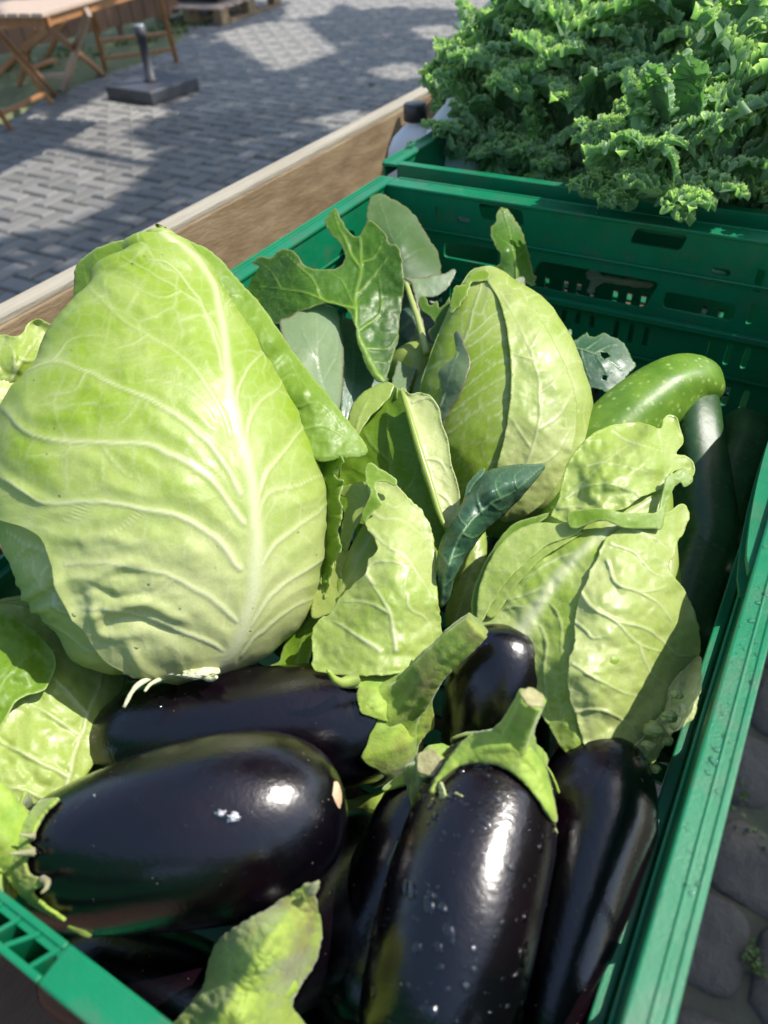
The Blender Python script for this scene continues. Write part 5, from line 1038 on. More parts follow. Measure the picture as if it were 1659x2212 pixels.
def patch(body, px, py, rx, ry, rot, mat, parent, name, lift=.0004, n=22, seed=0, h=.0002):
    a = np.linspace(0, 2 * np.pi, n, endpoint=False); V = []; v0, p0 = body.find(px, py); c0 = body.ev(np.array([v0]), np.array([p0]))[0]
    for s in (1, .6, .25):
        for k, t in enumerate(a):
            r_ = s * (1 + .28 * fbm(np.cos(t) * 1.7 + seed, np.sin(t) * 1.7, 0, seed)); x = rx * math.cos(t) * r_; y = ry * math.sin(t) * r_
            X = px + x * math.cos(rot) - y * math.sin(rot); Y = py + x * math.sin(rot) + y * math.cos(rot); v, p = body.find(X, Y)
            V.append(body.ev(np.array([v]), np.array([p]))[0] + body.nrm(np.array([v]), np.array([p]))[0] * (lift + h * (1 - s) - (.0008 if s == 1 else 0)))
    Fs = [tuple(f) for f in gridfaces(3, n, True)] + [tuple(range(2 * n, 3 * n))]; return mk(name, np.array(V), Fs, mat, parent)
M['scar'] = simple('scar', (.42, .27, .15), (.60, .45, .28), 160, .6, .0004, 300)
M['white'] = simple('white_smear', (.75, .76, .78), (.5, .5, .55), 300, .5, .0003, 400, trans=.3)
patch(bb, 726, 1716, 9, 30, -.15, M['scar'], tb, 'blossom_scar', .0014, h=.0002)
patch(bb, 503, 1766, 17, 11, .1, M['white'], tb, 'white_smear', .0022, seed=3, h=.0006); patch(bb, 480, 1759, 13, 8, .2, M['white'], tb, 'white_smear', .0020, seed=5, h=.0004)
patch(bb, 206, 1720, 3, 3, .2, M['white'], tb, 'white_smear', .001, seed=6, h=.0005)
# c: round end pointing up
tc, bc = aubergine('aubergine standing on end, its round shiny end behind the upright stalk', [(1062, 1860, -.135), (1070, 1640, -.10), (1080, 1450, -.06), (1086, 1345, -.045)],
    [(0, 0), (.01, 60), (.05, 95), (.2, 112), (.5, 120), (.72, 118), (.86, 104), (.94, 80), (.98, 50), (.996, 24), (1, 0)], 3, drops=60, rng_=(.0002, .0005))
# d: wet one in the middle
td, bd = aubergine('wet aubergine with a long sun streak and its green stalk standing up', [(1083, 1632, -.050), (1040, 1800, -.048), (975, 2040, -.052), (875, 2480, -.078)],
    [(0, 0), (.003, 34), (.012, 64), (.035, 94), (.08, 122), (.16, 144), (.28, 160), (.45, 170), (.6, 172), (.76, 160), (.9, 122), (.97, 76), (.995, 34), (1, 0)], 4, drops=300, rng_=(.0004, .0023))
calyx(bd, td, 5, 0, .035, .05, .0024, 11, .2, .0012, amps=[.04, .03, .05, .04, .05])
dd_ = float(depth(bd.C[0]))
stem(td, [pz(1095, 1640, dd_ - .018), pz(1108, 1600, dd_ - .030), pz(1125, 1560, dd_ - .037), pz(1150, 1508, dd_ - .044)], [.0145, .0085, .0060, .0052, .0048], 5, 9)
poly_leaf('calyx_lobe', [(930, 1706), (950, 1672), (975, 1635), (1005, 1600), (1045, 1582), (1090, 1588), (1125, 1600), (1150, 1622), (1172, 1650), (1185, 1690), (1196, 1740), (1199, 1772), (1190, 1772), (1172, 1745), (1150, 1712), (1120, 1680), (1085, 1655), (1045, 1646), (1005, 1648), (970, 1668), (945, 1690), (935, 1712)],
    sctrl(bd, [(940, 1706), (985, 1660), (1045, 1650), (1085, 1660), (1120, 1690), (1150, 1715), (1180, 1760)], .0036) + [(1196, 1765, sd(bd, 1180, 1765, -.001)), (1005, 1602, sd(bd, 1030, 1640, .0)), (1090, 1590, sd(bd, 1080, 1640, .006)), (1150, 1622, sd(bd, 1120, 1650, .003)), (1185, 1690, sd(bd, 1165, 1700, .0))], M['calyx'], td,
    [([(1100, 1610), (1030, 1625), (950, 1690)], 9, .6), ([(1110, 1612), (1160, 1670), (1192, 1760)], 9, .6)], step=3.2, relief=.0014, cell=0, jag=(1.5, 12), puff=(.0006, 22), seed=101, thick=.0016, curl=.0015, curlw=8)
V, Fs = tube(crs([pz(1190, 1765, dd_ - .032), pz(1196, 1785, dd_ - .034), pz(1204, 1800, dd_ - .036)], 10), np.linspace(.0014, .0003, 10), 8); mk('calyx_tip', V, Fs, M['calyx_dry'], td)
tag(poly_leaf('dried_leaf_scrap', [(948, 1690), (958, 1692), (962, 1712), (975, 1722), (985, 1712), (1000, 1722), (982, 1730), (972, 1742), (958, 1756), (938, 1756), (915, 1748), (925, 1735), (935, 1725), (950, 1728), (948, 1708)], [(948, 1690, dd_ - .036), (1000, 1722, dd_ - .042), (915, 1748, dd_ - .034), (960, 1740, dd_ - .040)], M['cab'], None, [([(950, 1692), (960, 1720), (940, 1750)], 2, .6)], step=2.6, seed=102, tone=.0, jag=(2.5, 6), cell=12, puff=(.0012, 12)), 'dried pale leaf scrap clinging to the shoulder of the wet middle aubergine', 'leaf')
tag(poly_leaf('green_leaf_scrap', [(1000, 2020), (1008, 2012), (1014, 2016), (1000, 2034), (996, 2036)], [(1000, 2020, dd_ - .052), (1014, 2014, dd_ - .053), (998, 2034, dd_ - .053)], M['cab_green'], None, step=2.4, seed=103, tone=.3, cell=0, jag=(.5, 6)), 'tiny green leaf scrap on the wet middle aubergine, lower down on its sun streak', 'leaf')
V, Fs = tube(crs([pz(925, 1712, dd_ - .030), pz(895, 1760, dd_ - .028), pz(870, 1800, dd_ - .026), pz(845, 1850, dd_ - .024), pz(838, 1870, dd_ - .024)], 24), np.linspace(.0007, .0004, 24), 6, bump=.2)
tag(mk('dry_grass_stalk', V, Fs, M['calyx_dry'], None), 'thin dry stalk hanging down the left flank of the wet middle aubergine', 'stalk')
# e: right
te, be = aubergine('dark smooth aubergine against the right wall, round end up, entirely in shade', [(1258, 2360, -.10), (1290, 2090, -.088), (1305, 1840, -.078), (1302, 1590, -.070)],
    [(0, 0, 0), (.01, 60, 50), (.04, 95, 75), (.12, 125, 95), (.3, 144, 104), (.5, 148, 106), (.68, 146, 108), (.8, 136, 108), (.9, 108, 94), (.96, 76, 70), (.99, 40, 38), (1, 0, 0)], 5, drops=70, rng_=(.0003, .0013))
# f: bottom, big calyx towards the viewer
tf, bf = aubergine('buried aubergine showing only a large yellow green calyx and thick stalk at the bottom', [(560, 2130, -.05), (650, 2040, -.085), (740, 1930, -.11), (830, 1800, -.135)], AP(.85), 6)
df = float(depth(bf.C[0]))
poly_leaf('calyx', [(370, 2222), (400, 2190), (430, 2160), (445, 2130), (452, 2095), (462, 2060), (480, 2030), (510, 2008), (550, 1985), (590, 1962), (625, 1935), (655, 1915), (688, 1906), (680, 1925), (685, 1960), (690, 2000), (688, 2040), (676, 2080), (655, 2110), (640, 2140), (625, 2170), (640, 2195), (655, 2230), (560, 2260), (450, 2260), (380, 2250)],
    [(370, 2222, df - .005), (452, 2095, df + .004), (480, 2030, df + .0), (590, 1962, df - .002), (688, 1906, df - .004), (690, 2000, df + .004), (640, 2140, df + .004), (655, 2230, df), (560, 2080, df - .026), (600, 2000, df - .018), (500, 2180, df - .030), (430, 2240, df - .022)], M['calyx_brown'], tf,
    [([(450, 2240), (520, 2130), (590, 2020), (680, 1910)], 12, .7), ([(540, 2110), (500, 2060), (480, 2035)], 7, .4), ([(560, 2090), (620, 2060), (680, 2040)], 7, .3)], step=3, relief=.0030, cell=0, jag=(2.5, 9), puff=(.0016, 20), seed=110, thick=.002, tone=.3)
stem(tf, [pz(580, 2100, df + .006), pz(520, 2170, df - .004), pz(440, 2260, df - .010), pz(350, 2370, df - .014)], [.013, .012, .011, .0105], 5, 12, cut=False)
tag(poly_leaf('calyx_tip', [(655, 1990), (640, 2000)], [], M['calyx_dry']) if False else mk('calyx_tip', *tube(crs([pz(670, 1925, df - .008), pz(680, 1912, df - .01), pz(690, 1905, df - .01)], 8), np.linspace(.0016, .0004, 8), 8), M['calyx_dry'], tf))
# g: stalk seen end on
tg, bg_ = aubergine('low aubergine between the fat and the wet ones, its cut stalk seen end on', [(925, 1690, -.078), (885, 1830, -.085), (830, 2000, -.095), (770, 2240, -.105)], AP(.78), 7)
calyx(bg_, tg, 5, 0, .06, .10, .002, 15, .3, .003)
dg = float(depth(bg_.C[0]))
stem(tg, [pz(932, 1690, dg - .014), pz(934, 1675, dg - .026), pz(931, 1660, dg - .036), pz(927, 1648, dg - .044)], [.012, .0075, .0058, .0056], 5, 16)
poly_leaf('calyx_lobe', [(885, 1690), (892, 1660), (905, 1640), (920, 1615), (945, 1607), (968, 1612), (985, 1622), (975, 1650), (960, 1670), (940, 1700), (925, 1735), (905, 1765), (888, 1740)], sctrl(bg_, [(895, 1700), (915, 1690), (930, 1710), (905, 1755)], .004) + [(968, 1612, dg - .006), (920, 1640, dg - .012), (975, 1650, dg - .010)], M['calyx'], tg, step=3.2, cell=0, jag=(2, 12), puff=(.0012, 22), seed=112, thick=.0016)
# h: under the fat one
th_, bh = aubergine('aubergine deep in the near left corner, almost black in the shade of the fat one', [(90, 2080, -.115), (260, 2120, -.12), (420, 2180, -.12), (600, 2330, -.12)], AP(.85), 8)
ti, bi = aubergine('aubergine at the very bottom of the crate beneath the wet one', [(520, 1850, -.14), (640, 2000, -.14), (760, 2150, -.14), (900, 2400, -.14)], AP(.75), 9)
# ================================================================== kale
def frill_leaf(seed, L=.20, wd=.062, passes=9.5):
    """curly kale leaf: one toothed frill winding back and forth over a dished blade"""
    r = np.random.default_rng(seed); n = 2300; t = np.linspace(0, 1, n); q = r.random(8) * 6.28
    env = wd * np.sin(np.pi * np.clip(.10 + .86 * t, 0, 1)) ** .6 * (1 + .18 * np.sin(t * 19 + q[0]))
    x = env * np.sin(2 * np.pi * passes * t + .7 * np.sin(t * 13 + q[1])); y = L * t + .010 * np.cos(4 * np.pi * passes * t + q[2])
    P = np.stack([x, y], -1); sl_ = np.r_[0, np.cumsum(np.hypot(*np.diff(P, axis=0).T))]
    T = np.gradient(P, axis=0); T /= np.linalg.norm(T, axis=1)[:, None]; Nn = np.stack([-T[:, 1], T[:, 0]], -1)
    wob = .0050 * np.sin(sl_ / .0034 + 2.5 * np.sin(sl_ / .021 + q[3])) + .0030 * np.sin(sl_ / .0075 + q[4])
    D = np.array([0, .28, .52, .72, .88, .955, 1.0]); V = []; E = []; Tn = []
    tooth = .5 + .5 * np.sin(sl_ / .00095 + 3 * np.sin(sl_ / .0065 + q[5])); amp = 1 + .35 * np.sin(sl_ / .017 + q[6])
    for d in D:
        lat = wob * d ** 1.3 * amp + .0045 * d ** 2.2 * np.sin(sl_ / .0125 + q[7]); z = -.017 * (1 - d) + .0042 * d ** 4 * (tooth - .5) + .0045 * d * np.sin(sl_ / .0078 + q[2])
        dome = -.9 * (x * x) / wd * .6 - .22 * (y - .10) ** 2 / .1 * .5
        V.append(np.c_[P + Nn * lat[:, None], z + dome]); E.append(np.full(n, max(0, (d - .80) / .20)) ** 1.2); Tn.append(np.full(n, .75 - .6 * d))
    V = np.concatenate(V); E = list(np.concatenate(E)); Tn = list(np.concatenate(Tn)); Fs = gridfaces(len(D), n)
    gx, gy = np.meshgrid(np.linspace(-1, 1, 12), np.linspace(0, L, 24)); ex = np.interp(gy, y, env); bz = -.015 - .9 * (gx * ex) ** 2 / wd * .6 + .004 * fbm(gx * 3 + seed, gy * 40)
    Fs = np.concatenate([Fs, gridfaces(24, 12) + len(V)]); V = np.concatenate([V, np.stack([gx * ex, gy, bz], -1).reshape(-1, 3)]); E += [0] * 288; Tn += [.9] * 288
    me = bpy.data.meshes.new('kale_leaf'); me.from_pydata(V.tolist(), [], Fs.tolist()); me.shade_smooth()
    for a, v in (('edge', E), ('tone', Tn)):
        k = me.attributes.new(a, 'FLOAT', 'POINT'); k.data.foreach_set('value', np.asarray(v, np.float32))
    me.materials.append(M['kale']); return me
KM = [frill_leaf(s) for s in range(9)]
V_, F_ = tube(crs([(0, -.03, -.04), (0, .03, -.022), (0, .10, -.014), (0, .17, -.014)], 12), np.linspace(.0036, .0012, 12), 8)
sme = bpy.data.meshes.new('midrib'); sme.from_pydata(V_.tolist(), [], F_); sme.materials.append(M['cab_in']); sme.shade_smooth()
KG = 'bunches of curly kale heaped in the crate behind'
bunches = [  # label, centre in the frame and height over the rim, number of leaves, radius
    ('curly kale bunch at the left end of the heap, overhanging the crate corner', (1118, 185, .03), 32, .084),
    ('curly kale bunch in the middle of the heap, above the long shaded gap', (1250, 160, .05), 30, .090),
    ('curly kale bunch spilling lowest over the near rim at the right', (1430, 370, .03), 26, .062),
    ('topmost curly kale bunch at the back of the heap', (1290, 10, .08), 28, .10),
    ('curly kale bunch right of the middle, above the lowest spilling one', (1480, 170, .055), 30, .088),
    ('curly kale bunch cut by the right edge of the frame', (1650, 270, .05), 28, .085),
    ('curly kale bunch at the top right, beside the broad smooth leaf', (1560, 110, .06), 28, .085),
    ('curly kale bunch at the top left, beside the yellow green smooth leaf', (1205, 70, .05), 26, .075),
    ('shaded curly kale bunch low behind the near rim, at the left corner', (1055, 335, -.03), 22, .066),
    ('shaded curly kale bunch low behind the near rim, in the middle', (1190, 370, -.03), 20, .068),
    ('shaded curly kale bunch low behind the near rim, under the lowest spilling one', (1330, 400, -.03), 20, .062),
    ('shaded curly kale bunch in the right corner behind the near rim', (1590, 430, -.02), 20, .066)]
rk = random.Random(12)
for bi_, (lab, c, n, rad) in enumerate(bunches):
    c = W(*c); t = thing('curly_kale', lab, 'kale', c - np.array([0, 0, rad * .8]), KG)
    n = int(n * 1.35)
    for k in range(n):
        # leaves fan out over a dome, tips pointing outwards and down
        ph = 2 * math.pi * (k * .618034) ; el_ = math.radians(rk.uniform(8, 82)) if k > 2 else math.radians(85)
        d = np.array([math.cos(ph) * math.cos(el_), math.sin(ph) * math.cos(el_), math.sin(el_)])
        up = np.array([0, 0, 1.0]); tip = np.array([d[0], d[1], d[2] * .5 - .25 + rk.uniform(-.2, .2)]); tip /= np.linalg.norm(tip)
        zax = d + .25 * np.array([rk.uniform(-1, 1) for _ in range(3)]); zax -= tip * (zax @ tip); zax /= np.linalg.norm(zax); xax = np.cross(tip, zax)
        s = rad / .115 * rk.uniform(.75, 1.05) * .70; pos = d * rad * .62 - tip * .085 * s
        o = bpy.data.objects.new('leaf', KM[rk.randrange(9)]); COL.objects.link(o); o.parent = t
        m = Matrix([[xax[q] * s, tip[q] * s, zax[q] * s, pos[q] + (.8 * rad if q == 2 else 0)] for q in range(3)] + [[0, 0, 0, 1]]); o.matrix_local = m
        st_ = bpy.data.objects.new('midrib', sme); COL.objects.link(st_); st_.parent = o
# smooth leaves behind the heap
def simple_leaf(lab, outl, ct, mt, tn, vv): tag(poly_leaf('chard_leaf', outl, ct, M[mt], None, vv, step=7, tone=tn, seed=len(lab), jag=(3, 30), puff=(.006, 70), cell=50, thick=.001), lab, 'leaf', 'smooth leaves behind the kale')
simple_leaf('dark smooth leaf sticking out left behind the kale', [(978, 55), (1010, 38), (1045, 12), (1090, -30), (1150, -60), (1170, 10), (1110, 45), (1060, 62), (1010, 72)], [(978, 55, .98), (1090, -30, 1.05), (1110, 45, .96), (1160, 0, 1.0)], 'blue_leaf', .8, [([(990, 58), (1060, 30), (1140, -20)], 5, .8)])
simple_leaf('yellow green smooth leaf between the dark leaf and the kale', [(1060, 50), (1075, 20), (1100, -10), (1150, -40), (1260, -40), (1250, 20), (1190, 50), (1120, 60)], [(1060, 50, .96), (1150, -40, .99), (1250, 10, .95), (1120, 60, .93)], 'cab_green', .6, [([(1080, 50), (1150, 10), (1220, -30)], 6, .9)])
simple_leaf('broad blue green leaf at the top right corner behind the kale', [(1560, 20), (1600, 5), (1680, -20), (1720, 40), (1700, 90), (1650, 80), (1600, 60)], [(1560, 20, .98), (1680, -20, 1.0), (1700, 90, .95), (1620, 50, .96)], 'blue_leaf', .4, [([(1700, 60), (1640, 40), (1580, 22)], 5, .9)])
tag(poly_leaf('cauliflower_leaf', [(1265, 590), (1285, 580), (1300, 592), (1330, 598), (1380, 605), (1410, 612), (1400, 622), (1350, 618), (1310, 612), (1290, 618), (1278, 635), (1266, 630), (1274, 612)], [(1265, 590, .665), (1380, 605, .66), (1278, 635, .66), (1340, 605, .655)], M['grey_leaf'], None, [([(1275, 600), (1330, 606), (1400, 615)], 3, .8)], step=3, tone=-.4, seed=140, jag=(3, 9), cell=16), 'pale leaf stub seen through the long opening of the far end wall', 'leaf')

# ================================================================== jerry cans
def jug(label, cx, cy, w_, dp, h, rot, cap=True):
    t = thing('plastic_bottle', label, 'bottle', (cx, cy, zf), 'white plastic bottle behind the crates'); zs = [(0, .94), (.006, 1), (h * .3, 1), (h * .72, 1), (h * .82, .93), (h * .89, .76), (h * .94, .5), (h * .965, .32), (h, .30)]
    V = []; n = 40; c, s = math.cos(rot), math.sin(rot)
    for z, k in zs:
        for j in range(n):
            th = 2 * math.pi * j / n; e = 4 if k > .6 else 2.6; x = math.copysign(abs(math.cos(th)) ** (2 / e), math.cos(th)) * w_ / 2 * k; y = math.copysign(abs(math.sin(th)) ** (2 / e), math.sin(th)) * dp / 2 * max(k, .0) * (1 if k > .6 else w_ / dp)
            V.append((cx + x * c - y * s, cy + x * s + y * c, zf + z))
    Fs = [tuple(f) for f in gridfaces(len(zs), n, True)] + [tuple(range(n))[::-1], tuple(range((len(zs) - 1) * n, len(zs) * n))]
    bevel(mk('body', np.array(V), Fs, M['jug'], t), .002)
    if cap:
        P = np.array([(cx, cy, zf + h * .985 + k) for k in (0, .001, .008, .018, .0195, .020)]); V, F2 = tube(P, np.array([.0135, .0145, .0145, .0142, .0132, .011]), 36, 18, .02); mk('cap', V, F2, M['cap'], t)
    return t
jc = W(897, 228, -.012)
jug('white plastic bottle with a black screw cap, standing left of the kale crate', jc[0], jc[1], .066, .066, RIM - .026 - zf, .1)
jc2 = W(938, 215, .03)
jug('taller white bottle half hidden behind the capped one and the kale', jc2[0] + .012, jc2[1] + .03, .07, .06, RIM + .03 - zf, .1, False)

# ================================================================== parasol base
pc = (G(230, 216) + G(431, 199)) / 2
pb = thing('parasol_base', 'square dark granite parasol base with an empty upright tube', 'parasol base', (pc[0], pc[1], 0))
a0 = G(330, 229); a1 = G(233, 214); a2 = G(431, 198); u1 = a1 - a0; u2 = a2 - a0; L1, L2 = .47, .47; u1 = u1 / np.linalg.norm(u1); u2 = u2 - u1 * (u2 @ u1); u2 /= np.linalg.norm(u2)
def block(z0, z1, ins): 
    c = [a0 + u1 * ins + u2 * ins, a0 + u1 * (L1 - ins) + u2 * ins, a0 + u1 * (L1 - ins) + u2 * (L2 - ins), a0 + u1 * ins + u2 * (L2 - ins)]
    return [(p[0], p[1], z) for z in (z0, z1) for p in c]
b = MB(); b.add(block(.0, .085, 0), [(3, 2, 1, 0), (4, 5, 6, 7), (0, 1, 5, 4), (1, 2, 6, 5), (2, 3, 7, 6), (3, 0, 4, 7)]); bevel(b.build('slab', M['granite'], pb), .012, 3)
pc3 = a0 + u1 * L1 / 2 + u2 * L2 / 2
e0 = a0 + u1 * L1 * .42 - u2 * .0006; b = MB(); b.bar(e0 + np.array([0, 0, .028]), e0 + u1 * .13 + np.array([0, 0, .028]), .004, .028); b.build('grip_recess', M['cap'], pb)  # black strip stands in for the shade inside a grip recess
V, Fs = tube(np.array([(pc3[0], pc3[1], z) for z in (.086, .10, .101, .36, .361, .365, .42, .421)]), np.array([.05, .05, .032, .031, .036, .038, .038, .03]), 32); mk('tube', V, Fs, M['granite'], pb)
M['steel'] = simple('steel', (.55, .56, .6), (.4, .4, .44), 30, .35, metal=.6)
V, Fs = tube(np.array([(pc3[0], pc3[1], z) for z in (.4215, .428)]), np.array([.034, .034]), 32); mk('collar', V, Fs, M['steel'], pb)

# ================================================================== folding table and chairs
tt = thing('folding_table', 'folding wooden table with a pale weathered slatted top and crossed legs', 'table', G(150, 190), None)
tc0 = G(92, 34, .72); ta_ = G(198, 2, .72); tb_ = G(-60, 22, .72); e1 = (ta_ - tc0); e1 /= np.linalg.norm(e1); e2 = tb_ - tc0; e2 = e2 - e1 * (e2 @ e1); e2 /= np.linalg.norm(e2)
for k in range(9):
    p = tc0 + e2 * (.002 + k * .075); b = MB(); b.bar(p + e1 * .0 + e2 * .034, p + e1 * 1.1 + e2 * .034, .066, .02); bevel(b.build('slat', M['pale_wood'], tt), .003)
b = MB(); b.bar(tc0 + e1 * .02 + e2 * .03 + np.array([0, 0, -.032]), tc0 + e1 * 1.06 + e2 * .03 + np.array([0, 0, -.032]), .022, .04); b.bar(tc0 + e1 * .04 + e2 * .0 + np.array([0, 0, -.032]), tc0 + e1 * .04 + e2 * .66 + np.array([0, 0, -.032]), .022, .04); b.build('apron', M['teak'], tt)
for (x0_, y0_, x1_, y1_, z1_, mt) in [(136, 196, 190, 26, .68, 'pale_wood'), (222, 160, 98, 52, .66, 'teak'), (8, 150, 150, 20, .66, 'teak'), (120, 205, -10, 60, .62, 'teak')]:
    b = MB(); b.bar(G(x0_, y0_), G(x1_, y1_, z1_), .045, .024, (0, 1, 0)); bevel(b.build('leg', M[mt], tt), .003)
b = MB(); b.bar(G(82, 165, .14), G(150, 160, .14), .04, .02); b.build('stretcher', M['pale_wood'], tt)
def chair(label, bars, seat, at):
    t = thing('folding_chair', label, 'chair', at, 'folding wooden chairs round the table')
    for nm, x0_, y0_, z0_, x1_, y1_, z1_ in bars:
        b = MB(); b.bar(G(x0_, y0_, z0_), G(x1_, y1_, z1_), .038 if nm == 'leg' else .045, .022, (0, 1, 0) if nm == 'leg' else (0, 0, 1)); bevel(b.build(nm, M['teak'], t), .003)
    if seat:
        c0, c1, c2_, n = seat; c0, c1, c2_ = (np.array(q) for q in (c0, c1, c2_))
        for k in range(n):
            p = c0 + (c1 - c0) * (k + .5) / n; b = MB(); b.bar(p, p + (c2_ - c0), np.linalg.norm(c1 - c0) / n * .86, .016); bevel(b.build('slat', M['teak'], t), .002)
    return t
chair('folding chair at the left edge, its seat slats cut by the frame', [('leg', 112, 224, 0, -4, 64, .45), ('leg', 22, 278, 0, -60, 150, .4), ('stretcher', 92, 203, .10, -8, 250, .10), ('leg', -60, 215, 0, 60, 95, .3)], (G(60, 40, .45), G(58, 55, .43), G(-50, 58, .45), 3), G(60, 250))
chair('folding chair facing the parasol base, two bars between its legs', [('leg', 229, 153, 0, 192, 10, .5), ('leg', 382, 134, 0, 340, -25, .55), ('stretcher', 222, 126, .12, 372, 107, .12), ('stretcher', 214, 88, .27, 362, 72, .27), ('leg', 214, 68, .3, 190, 0, .55)], None, G(300, 140))
chair('folding chair behind the crossed table legs, mostly hidden', [('leg', 95, 140, 0, 140, 45, .42), ('leg', 40, 190, 0, 75, 60, .42), ('stretcher', 60, 150, .2, 118, 128, .2)], (G(88, 62, .44), G(94, 72, .42), G(135, 40, .44), 3), G(70, 165))
# brown board screen behind the furniture, with moss and pallet
bs = thing('board_screen', 'low brown board screen behind the table, raised off the mossy ground', 'screen', G(250, 60), None)
p0 = G(150, 80, .10); p1 = G(395, 22, .10); dvec = (p1 - p0); Ls = np.linalg.norm(dvec[:2]); dvec = dvec / Ls; dvec[2] = 0
for k in range(-8, int(Ls / .15)):
    q0 = p0 + dvec * k * .15; b = MB(); b.bar(np.array([q0[0], q0[1], .33]), np.array([q0[0] + dvec[0] * .143, q0[1] + dvec[1] * .143, .33]), .02, .46 + .01 * (k % 3)); bevel(b.build('board', M['brown'], bs), .003)
for k in (-6, 4, 12):
    q0 = p0 + dvec * k * .15; b = MB(); nv_ = np.array([-dvec[1], dvec[0], 0]) * (1 if dvec[0] * 0 + 1 else 1); b.bar(np.array([q0[0], q0[1], .0]) + nv_ * .035, np.array([q0[0], q0[1], .5]) + nv_ * .035, .04, .04, (0, 1, 0)); b.build('post', M['brown'], bs)
VV, FF = [], []
for k in range(26):
    q = p0 + dvec * (rk.uniform(-1.1, Ls)) + np.array([rk.uniform(-.1, .5), rk.uniform(-.7, .1), 0]); a, b2 = sprig(q[0], q[1], 22, .12, .07, k + 50); FF += [tuple(i + len(VV) for i in f) for f in b2]; VV += a
o = mk('ground_weeds', np.array(VV), FF, M['tree_leaf'], None, None, False); o['kind'] = 'stuff'
# mossy verge under the furniture
VX = [G(-140, 300), G(-10, 282), G(110, 212), G(215, 168), G(330, 130), G(398, 84), G(420, 20), G(200, -60), G(-140, 100)]
vs = [(p[0], p[1], .006) for p in VX]; cc = np.mean(np.array(vs), 0); gx, gy = np.meshgrid(np.linspace(min(v[0] for v in vs), max(v[0] for v in vs), 110), np.linspace(min(v[1] for v in vs), max(v[1] for v in vs), 110)); pp = np.array(vs)[:, :2]
ins = inpoly(gx, gy, pp); H = np.where(ins, .010 + .012 * fbm(gx * 6, gy * 6, 0, 3, 4), -.05); P = np.stack([gx, gy, H], -1).reshape(-1, 3)
o = mk('mossy_verge', P, gridfaces(110, 110), M['moss']); o['kind'] = 'structure'
pl = thing('wooden_pallet', 'grey wooden pallet lying flat at the top of the frame, beyond the parasol base', 'pallet', G(460, 40), None)
q0 = G(480, 55); ux_ = G(600, 12) - q0; ux_ /= np.linalg.norm(ux_); uy_ = np.array([-ux_[1], ux_[0], 0]); uy_ = uy_ if (G(400, 45) - q0) @ uy_ > 0 else -uy_
for k in range(7):
    b = MB(); a_ = q0 + ux_ * (k * .165) + np.array([0, 0, .135]); b.bar(a_ + ux_ * .05, a_ + ux_ * .05 + uy_ * .8, .12, .02); bevel(b.build('plank', M['pale_wood'], pl), .003)
for j in (0, .36, .72):
    b = MB(); a_ = q0 + uy_ * (j + .04) + np.array([0, 0, .012]); b.bar(a_, a_ + ux_ * 1.2, .09, .02); b.build('runner', M['wood'], pl)
    for i in (0, .52, 1.05):
        b = MB(); a_ = q0 + uy_ * (j + .04) + ux_ * i + np.array([0, 0, .073]); b.bar(a_, a_ + ux_ * .14, .09, .098); b.build('block', M['wood'], pl)
bx = thing('black_tub', 'shallow black plastic tub standing on the pallet', 'tub', q0 + ux_ * .5 + uy_ * .4 + np.array([0, 0, .146]), None)
b = MB(); c_ = q0 + ux_ * .25 + uy_ * .42 + np.array([0, 0, .146]); b.bar(c_ + np.array([0, 0, .012]), c_ + ux_ * .7 + np.array([0, 0, .012]), .5, .02); bevel(b.build('bottom', M['cap'], bx), .004)
for s_, a_, l_ in ((1, 0, 0), (-1, 0, 0)):
    b = MB(); e_ = c_ + uy_ * .245 * s_; b.bar(e_ + np.array([0, 0, .09]), e_ + ux_ * .7 + np.array([0, 0, .09]), .012, .14); b.build('side', M['cap'], bx)
for e_ in (0, .7):
    b = MB(); f_ = c_ + ux_ * e_; b.bar(f_ - uy_ * .25 + np.array([0, 0, .09]), f_ + uy_ * .25 + np.array([0, 0, .09]), .012, .14); b.build('side', M['cap'], bx)

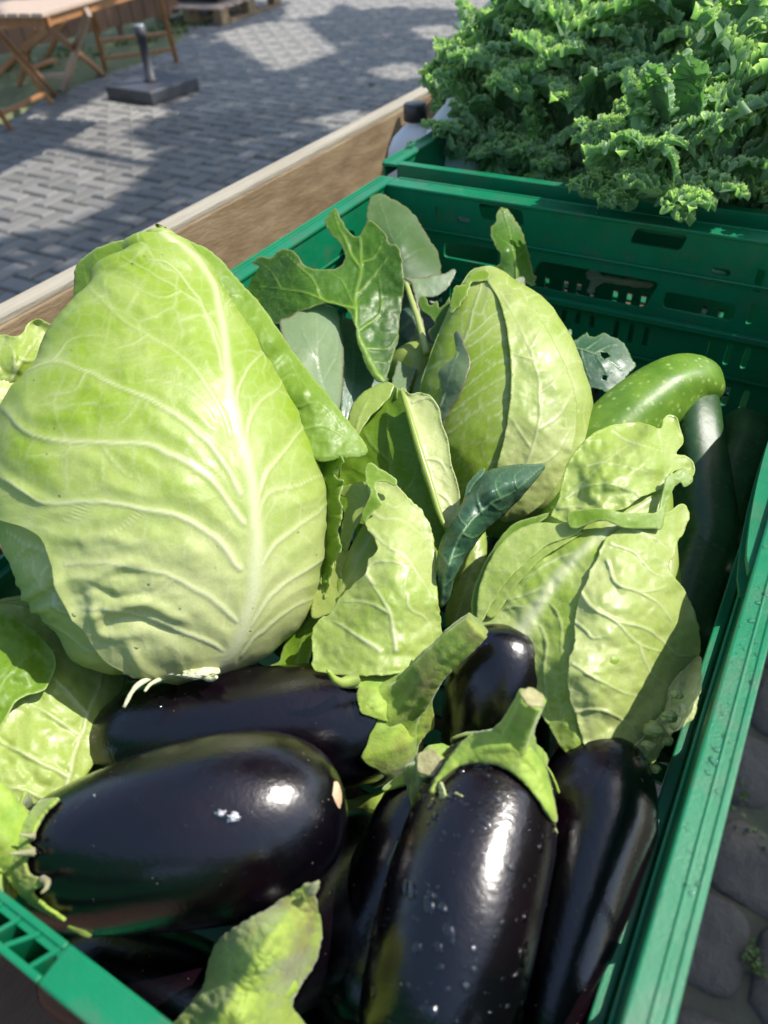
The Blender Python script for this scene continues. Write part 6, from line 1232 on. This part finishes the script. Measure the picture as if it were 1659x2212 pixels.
# ================================================================== unseen crown and trunk, added above the frame to shade the yard
lit = [[(478, 72), (560, 52), (640, 48), (715, 110), (606, 148)], [(112, 258), (205, 225), (262, 192), (312, 212), (345, 245), (300, 262), (235, 292), (180, 322)], [(-80, 330), (120, 322), (265, 300), (320, 330), (300, 372), (245, 400), (215, 440), (130, 478), (-80, 520)],
       [(-80, 240), (60, 240), (80, 262), (-80, 300)], [(640, 0), (720, 4), (700, 30), (620, 40)], [(760, 0), (800, -5), (830, 14), (780, 18)], [(810, 150), (880, 140), (930, 158), (860, 170)], [(700, 258), (760, 244), (800, 250), (730, 270)], [(900, 60), (960, 55), (990, 70), (930, 80)]]
litg = [np.array([G(*p)[:2] for p in poly]) for poly in lit]
tr = thing('tree', 'leafy tree overhead whose crown shades the yard, above the frame', 'tree', (-9.3, 5.5, 0))
V, Fs = tube(crs([(-9.3, 5.5, -.2), (-9.2, 5.6, 1.5), (-8.6, 5.7, 3.2), (-7.0, 5.8, 4.6)], 30), np.linspace(.22, .13, 30), 14, bump=.1); mk('trunk', V, Fs, M['bark'], tr)
for k, e_ in enumerate([(-.6, 3.8, 6.3), (-3, 10, 6.4), (.5, 8.5, 6.5), (-3.5, 4, 6.0), (2.5, 6.0, 6.3)]):
    V, Fs = tube(crs([(-7.0, 5.8, 4.6), ((-7.0 + e_[0]) / 2, (5.8 + e_[1]) / 2, 5.5), e_], 24), np.linspace(.11, .02, 24), 8, bump=.1); mk('limb', V, Fs, M['bark'], tr)
rt = np.random.default_rng(5); n = 100000; x = rt.uniform(-5, 5.5, n); y = rt.uniform(2, 12.5, n); z = 5.8 + rt.random(n) * 1.4
sx, sy = SUN[0] / SUN[2], SUN[1] / SUN[2]
gxp, gyp = x - sx * z, y - sy * z
keep = np.ones(n, bool)
for poly in litg:
    d, _ = polydist(gxp, gyp, poly, True); keep &= ~(inpoly(gxp, gyp, poly) | (d < .07))  # crown shaped for the light: leaves dropped wherever a sun patch is wanted
# leaves left out so that the sun reaches the crates
cxp, cyp = x - sx * (z - RIM), y - sy * (z - RIM)
keep &= ~((cxp > -.95) & (cxp < .42) & (cyp > -.5) & (cyp < 2.6))
keep &= (gxp > -7.5) & (gxp < .9) & (gyp > .1) & (gyp < 8)
x, y, z = x[keep], y[keep], z[keep]; n = len(x)
s = .042 + .022 * rt.random(n); a = rt.uniform(0, 6.28, n); b_ = rt.uniform(-.5, .5, n)
ux = np.stack([np.cos(a), np.sin(a), b_], -1) * s[:, None]; uy = np.stack([-np.sin(a), np.cos(a), rt.uniform(-.5, .5, n)], -1) * s[:, None] * .7; C_ = np.stack([x, y, z], -1)
P = np.stack([C_ - ux, C_ - uy * .9, C_ + ux, C_ + uy * .9], 1).reshape(-1, 3)
mk('crown', P, np.arange(4 * n).reshape(-1, 4), M['tree_leaf'], tr, None, False)
